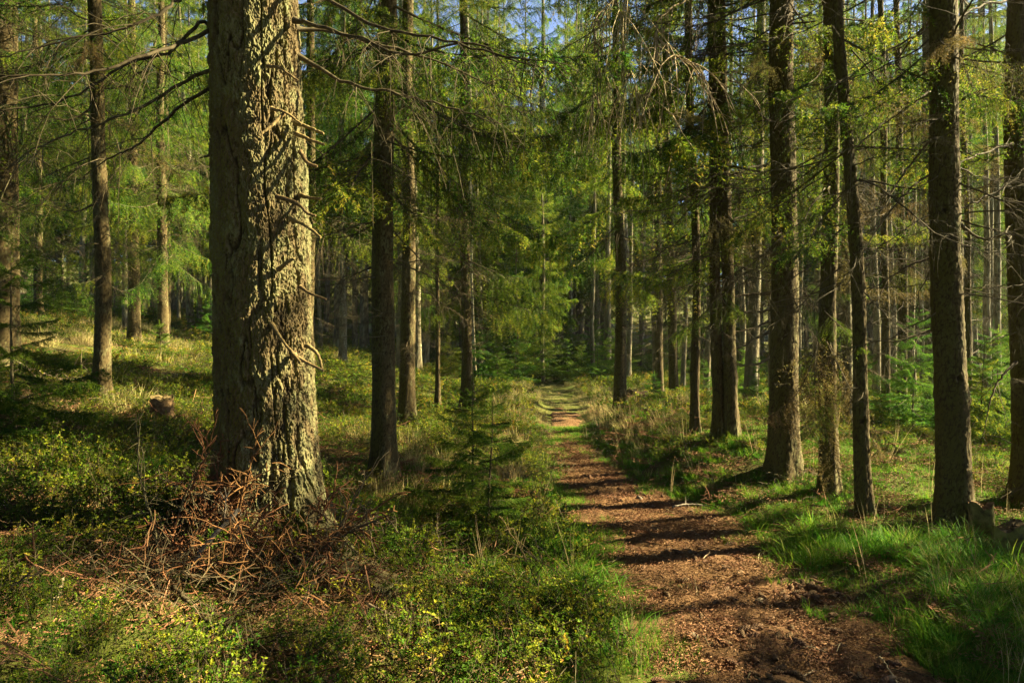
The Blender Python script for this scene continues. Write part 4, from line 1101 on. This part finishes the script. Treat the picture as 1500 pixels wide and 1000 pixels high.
def scatter(name, coll, nproto, X, Y, zoff, scl, rng, label, cat, tilt=.15, zs=None):
    Z = ground_h(X, Y) + zoff if zs is None else zs
    ok = np.ones(len(X), bool)
    for cx, cy2, cr in CLEAR: ok &= (X - cx) ** 2 + (Y - cy2) ** 2 > cr ** 2
    X, Y, Z, scl = X[ok], Y[ok], Z[ok], np.asarray(scl)[ok]
    n = len(X)
    me = bpy.data.meshes.new(name); me.vertices.add(n)
    me.vertices.foreach_set('co', np.stack([X, Y, Z], -1).astype(np.float32).ravel())
    r = np.stack([rng.normal(0, tilt, n), rng.normal(0, tilt, n), rng.uniform(0, 6.28, n)], -1).astype(np.float32)
    me.attributes.new('rot', 'FLOAT_VECTOR', 'POINT').data.foreach_set('vector', r.ravel())
    me.attributes.new('scl', 'FLOAT', 'POINT').data.foreach_set('value', np.asarray(scl, np.float32))
    me.attributes.new('idx', 'INT', 'POINT').data.foreach_set('value', rng.integers(0, nproto, n).astype(np.int32))
    o = obj(name, me); tag(o, label, cat, kind='stuff')
    ng = bpy.data.node_groups.new(name + '_scatter', 'GeometryNodeTree')
    ng.interface.new_socket('Geometry', in_out='INPUT', socket_type='NodeSocketGeometry')
    ng.interface.new_socket('Geometry', in_out='OUTPUT', socket_type='NodeSocketGeometry')
    gi = ng.nodes.new('NodeGroupInput'); gout = ng.nodes.new('NodeGroupOutput')
    ci = ng.nodes.new('GeometryNodeCollectionInfo'); ci.inputs['Collection'].default_value = coll
    ci.inputs['Separate Children'].default_value = True; ci.inputs['Reset Children'].default_value = True
    ip = ng.nodes.new('GeometryNodeInstanceOnPoints'); ip.inputs['Pick Instance'].default_value = True
    def na(nm, ty):
        q = ng.nodes.new('GeometryNodeInputNamedAttribute'); q.data_type = ty; q.inputs['Name'].default_value = nm
        return next(s for s in q.outputs if s.enabled and s.name == 'Attribute')
    e = ng.nodes.new('FunctionNodeEulerToRotation')
    L = ng.links.new
    L(na('rot', 'FLOAT_VECTOR'), e.inputs[0]); L(gi.outputs[0], ip.inputs['Points']); L(ci.outputs[0], ip.inputs['Instance'])
    L(na('idx', 'INT'), ip.inputs['Instance Index']); L(e.outputs[0], ip.inputs['Rotation']); L(na('scl', 'FLOAT'), ip.inputs['Scale'])
    L(ip.outputs[0], gout.inputs[0])
    md = o.modifiers.new('scatter', 'NODES'); md.node_group = ng
    return o
def field(rng, n, y0, y1, pw=1.0, margin=1.6):
    """random ground points inside the view wedge, denser near the camera"""
    y = y0 + (y1 - y0) * rng.random(n * 3) ** pw
    x = rng.uniform(-1, 1, n * 3) * (.78 * y + margin)
    keep = rng.random(n * 3) < (.78 * y + margin) / (.78 * y1 + margin)
    return x[keep][:n], y[keep][:n]

rg = np.random.default_rng(77)
C_BERRY = proto_coll('bilberry_clump', [berry_clump(k, 14, .24, .0185, 500, .15, 0, .75 + .05 * (k % 3)).mesh('bilberry_clump', [M_BERRY, M_TWIG]) for k in range(5)])
C_BERRYF = proto_coll('bilberry_clump_far', [berry_clump(20 + k, 18, .2, .027, 430, .24, .1, .9).mesh('bilberry_clump_far', [M_BERRY, M_TWIG]) for k in range(4)])
C_GRASS = proto_coll('grass_clump', [blade_clump(k, 60, .12, .34, .0095, .13, 1.15, 0, .62).mesh('grass_clump', [M_GRASS]) for k in range(4)] + [blade_clump(9, 60, .12, .34, .005, .1, .7, .4, 1).mesh('grass_clump', [M_GRASS])])
C_STRAW = proto_coll('straw_clump', [blade_clump(30 + k, 60, .10, .38, .0075, .16, .55).mesh('straw_clump', [M_STRAW]) for k in range(3)])
C_SHORT = proto_coll('short_grass_clump', [blade_clump(40 + k, 75, .03, .11, .0045, .11, .7, 0, .72).mesh('short_grass_clump', [M_GRASS]) for k in range(3)])
C_STALK = proto_coll('grass_stalk', [blade_clump(50 + k, 3, .35, .6, .004, .04, .25, .8, 1, 8).mesh('grass_stalk', [M_STRAW]) for k in range(3)])
C_LIT = proto_coll('litter_patch', [litter_clump(k, 230, .16, .02).mesh('litter_patch', [M_LITTER]) for k in range(4)])
C_TWIG = proto_coll('twig_patch', [litter_clump(10 + k, 26, .22, .14).mesh('twig_patch', [(M_TWIG, M_LITTER, M_TWIG, M_RUST)[k]]) for k in range(4)])

# near bilberries on the left and on the right mound
x, y = field(rg, 6800, 1.7, 11, 1.0)
u = x - path_x(y); w = path_w(y); pn = fbm2(x, y, .7, 3, 31)
k = ((u < -w - .12) & (pn > -.22)) | ((u > w + .35) & (y > 7.4) & (rg.random(len(x)) < .9)) | ((u > w + 2.6) & (pn > .0))
d1 = (x - -1.35) ** 2 + (y - 3.6) ** 2
k &= (((x + 1.45) / .95) ** 2 + ((y - 3.45) / .55) ** 2 > 1) | (rg.random(len(x)) < .5)
k &= (rg.random(len(x)) < .8)
x, y = x[k], y[k]
scatter('bilberry_shrubs', C_BERRY, 5, x, y, 0, rg.uniform(.4, .95, len(x)) * (.75 + .5 * sstep(-.3, .3, fbm2(x, y, .9, 2, 51))) * np.where(x > path_x(y), .62, 1), rg, 'low bilberry shrubs with small yellow-green leaves covering the near forest floor', 'shrubs')
x, y = field(rg, 13000, 10, 46, 1.1)
u = x - path_x(y); w = path_w(y); pn = fbm2(x, y, .35, 3, 33)
k = (np.abs(u) > w + .5) & (pn > -.25)
x, y = x[k], y[k]
scatter('far_undergrowth', C_BERRYF, 4, x, y, 0, rg.uniform(.45, 1.0, len(x)) * (1 + y / 45), rg, 'yellow-green undergrowth carpeting the floor of the wood farther back', 'undergrowth')
# lush grass right of the path and along its edges
x, y = field(rg, 9000, 2.2, 9, .9)
u = x - path_x(y); w = path_w(y); pn = fbm2(x, y, .9, 3, 35)
lush = sstep(6.2, 5.2, y) if False else 1 - sstep(5.3, 6.2, y)
k = ((u > w - .05) & (u < w + 3.6) & (pn > -.34) & (rg.random(len(x)) < .25 + .75 * lush)) | ((u < -w - .0) & (u > -w - .55) & (pn > .05)) | ((u < -w - .7) & (pn > .3))
k &= ~((x > 2.6) & (y > 5.2) & (y < 6.1))
x, y, lush = x[k], y[k], lush[k]
scatter('grass', C_GRASS, 5, x, y, 0, rg.uniform(.4, .85, len(x)) * (.6 + .4 * lush) * (.55 + .45 * sstep(2.6, 4.2, y)), rg, 'lush green grass in tufts along the right side of the path', 'grass', .12)
x, y = field(rg, 5200, 8.5, 26, 1.0)
u = x - path_x(y); w = path_w(y); pn = fbm2(x, y, .6, 3, 37)
k = ((np.abs(u) < w + 1.1) & ((np.abs(u) > w * .9) | (np.abs(u) < .07) | (y > 15.5)) & (pn > -.3)) | ((u < -6) & (pn > .08)) | ((u > w) & (u < w + 3.5) & (y < 14) & (y > 10) & (pn > .12))
x, y = x[k], y[k]
un = np.abs(x - path_x(y))
scatter('dry_grass', C_STRAW, 3, x, y, 0, rg.uniform(.5, 1.05, len(x)) * (.35 + .65 * sstep(.3, .9, un)), rg, 'pale dry grass along the far stretch of the path', 'grass', .12)
x, y = field(rg, 18000, 2.2, 13, .9)
u = x - path_x(y); w = path_w(y); pn = fbm2(x, y, 1.6, 3, 39)
k = (np.abs(u) < w + .25) & (np.abs(u) > w * (.5 + .5 * pn) * (1 - sstep(8.5, 12, y))) & (pn > .02 - .35 * sstep(8, 12, y)) | ((u > w + .02) & (u < w + 6)) | ((u < -w) & (pn > .05)) | ((u < -w + .1) & (u > -w - .4) & (rg.random(len(x)) < .7))
x, y = x[k], y[k]
zz = np.array([path_z(a, b) for a, b in zip(x, y)])
scatter('short_grass', C_SHORT, 3, x, y, 0, rg.uniform(.5, 1.0, len(x)), rg, 'sparse short grass sprouting on the path and at its edges', 'grass', .12, zs=np.maximum(zz, ground_h(x, y)))
x, y = field(rg, 900, 2.4, 12, .9)
u = x - path_x(y); w = path_w(y)
k = (u > w) & (u < w + 3) & (rg.random(len(x)) < .5) | ((u < -w) & (u > -w - 1) & (rg.random(len(x)) < .5))
x, y = x[k], y[k]
scatter('grass_stalks', C_STALK, 3, x, y, 0, rg.uniform(.6, 1.1, len(x)), rg, 'thin straw-coloured seed stalks standing above the grass', 'grass', .15)
# needle litter on the path and floor
x, y = field(rg, 9500, 2.0, 12, .9)
u = x - path_x(y); w = path_w(y)
k = np.abs(u) < w + .3
xf, yf = x[~k], y[~k]
x, y = x[k], y[k]
zz = np.array([path_z(a, b) for a, b in zip(x, y)])
kk = rg.random(len(xf)) < .35
xf, yf = xf[kk], yf[kk]
scatter('floor_litter', C_LIT, 4, xf, yf, .015, rg.uniform(.8, 1.5, len(xf)), rg, 'fallen brown needles and bits of bark between the plants on the forest floor', 'litter', .12)
scatter('needle_litter', C_LIT, 4, x, y, 0, rg.uniform(.7, 1.3, len(x)), rg, 'fallen brown needles and bark crumbs strewn over the path', 'litter', .05, zs=zz + .002)
x, y = field(rg, 4200, 1.8, 14, .9)
u = x - path_x(y); w = path_w(y)
br = ((x + 1.45) / 1.0) ** 2 + ((y - 3.45) / .6) ** 2
k = (np.abs(u) > w) & ((rg.random(len(x)) < .4) | ((br < 1) & (rg.random(len(x)) < .7)))
x, y = x[k], y[k]
scatter('twig_litter', C_TWIG, 4, x, y, .03, rg.uniform(.7, 1.4, len(x)), rg, 'fallen brown twigs and needles littering the forest floor', 'litter', .35)
n = 75
t = rg.uniform(0, 6.28, n); q = np.sqrt(rg.random(n)); x = -1.4 + .8 * q * np.cos(t); y = 3.45 + .45 * q * np.sin(t)
scatter('brush_twigs', C_TWIG, 4, x, y, rg.uniform(.02, .2, n) * (1 - q * .7), rg.uniform(.6, 1.2, n), rg, 'tangle of fine brown twigs heaped in front of the massive spruce', 'brush', .7)
x, y = field(rg, 1500, 2.2, 9, .9)
u = x - path_x(y); w = path_w(y); pn = fbm2(x, y, .9, 3, 45)
k = (u < -w - .2) & (pn > .12) & (((x + 1.45) / 1.1) ** 2 + ((y - 3.4) / .7) ** 2 > 1)
x, y = x[k], y[k]
scatter('dry_stems', C_STRAW, 3, x, y, 0, rg.uniform(.4, .95, len(x)), rg, 'dry pale grass mixed into the undergrowth left of the path', 'grass', .2)

# ------------------------------------------------------------------ air
hm = bpy.data.materials.new('thin_haze'); hm.use_nodes = True
hm.node_tree.nodes.clear()
ho_ = hm.node_tree.nodes.new('ShaderNodeOutputMaterial'); pv = hm.node_tree.nodes.new('ShaderNodeVolumePrincipled')
pv.inputs['Color'].default_value = (.85, .9, .95, 1); pv.inputs['Density'].default_value = .0003; pv.inputs['Anisotropy'].default_value = .2
hm.node_tree.links.new(pv.outputs[0], ho_.inputs['Volume'])
a = Acc()
x0, x1, y0, y1, z0, z1 = -330., 330., -80., 440., -12., 45.
a.add(np.array([[x0, y0, z0], [x1, y0, z0], [x1, y1, z0], [x0, y1, z0], [x0, y0, z1], [x1, y0, z1], [x1, y1, z1], [x0, y1, z1]]),
      np.array([[0, 3, 2, 1], [4, 5, 6, 7], [0, 1, 5, 4], [1, 2, 6, 5], [2, 3, 7, 6], [3, 0, 4, 7]]))
hz = obj('haze', a.mesh('haze', [hm])); tag(hz, 'thin pale haze in the air between the far trees', 'haze', kind='stuff')
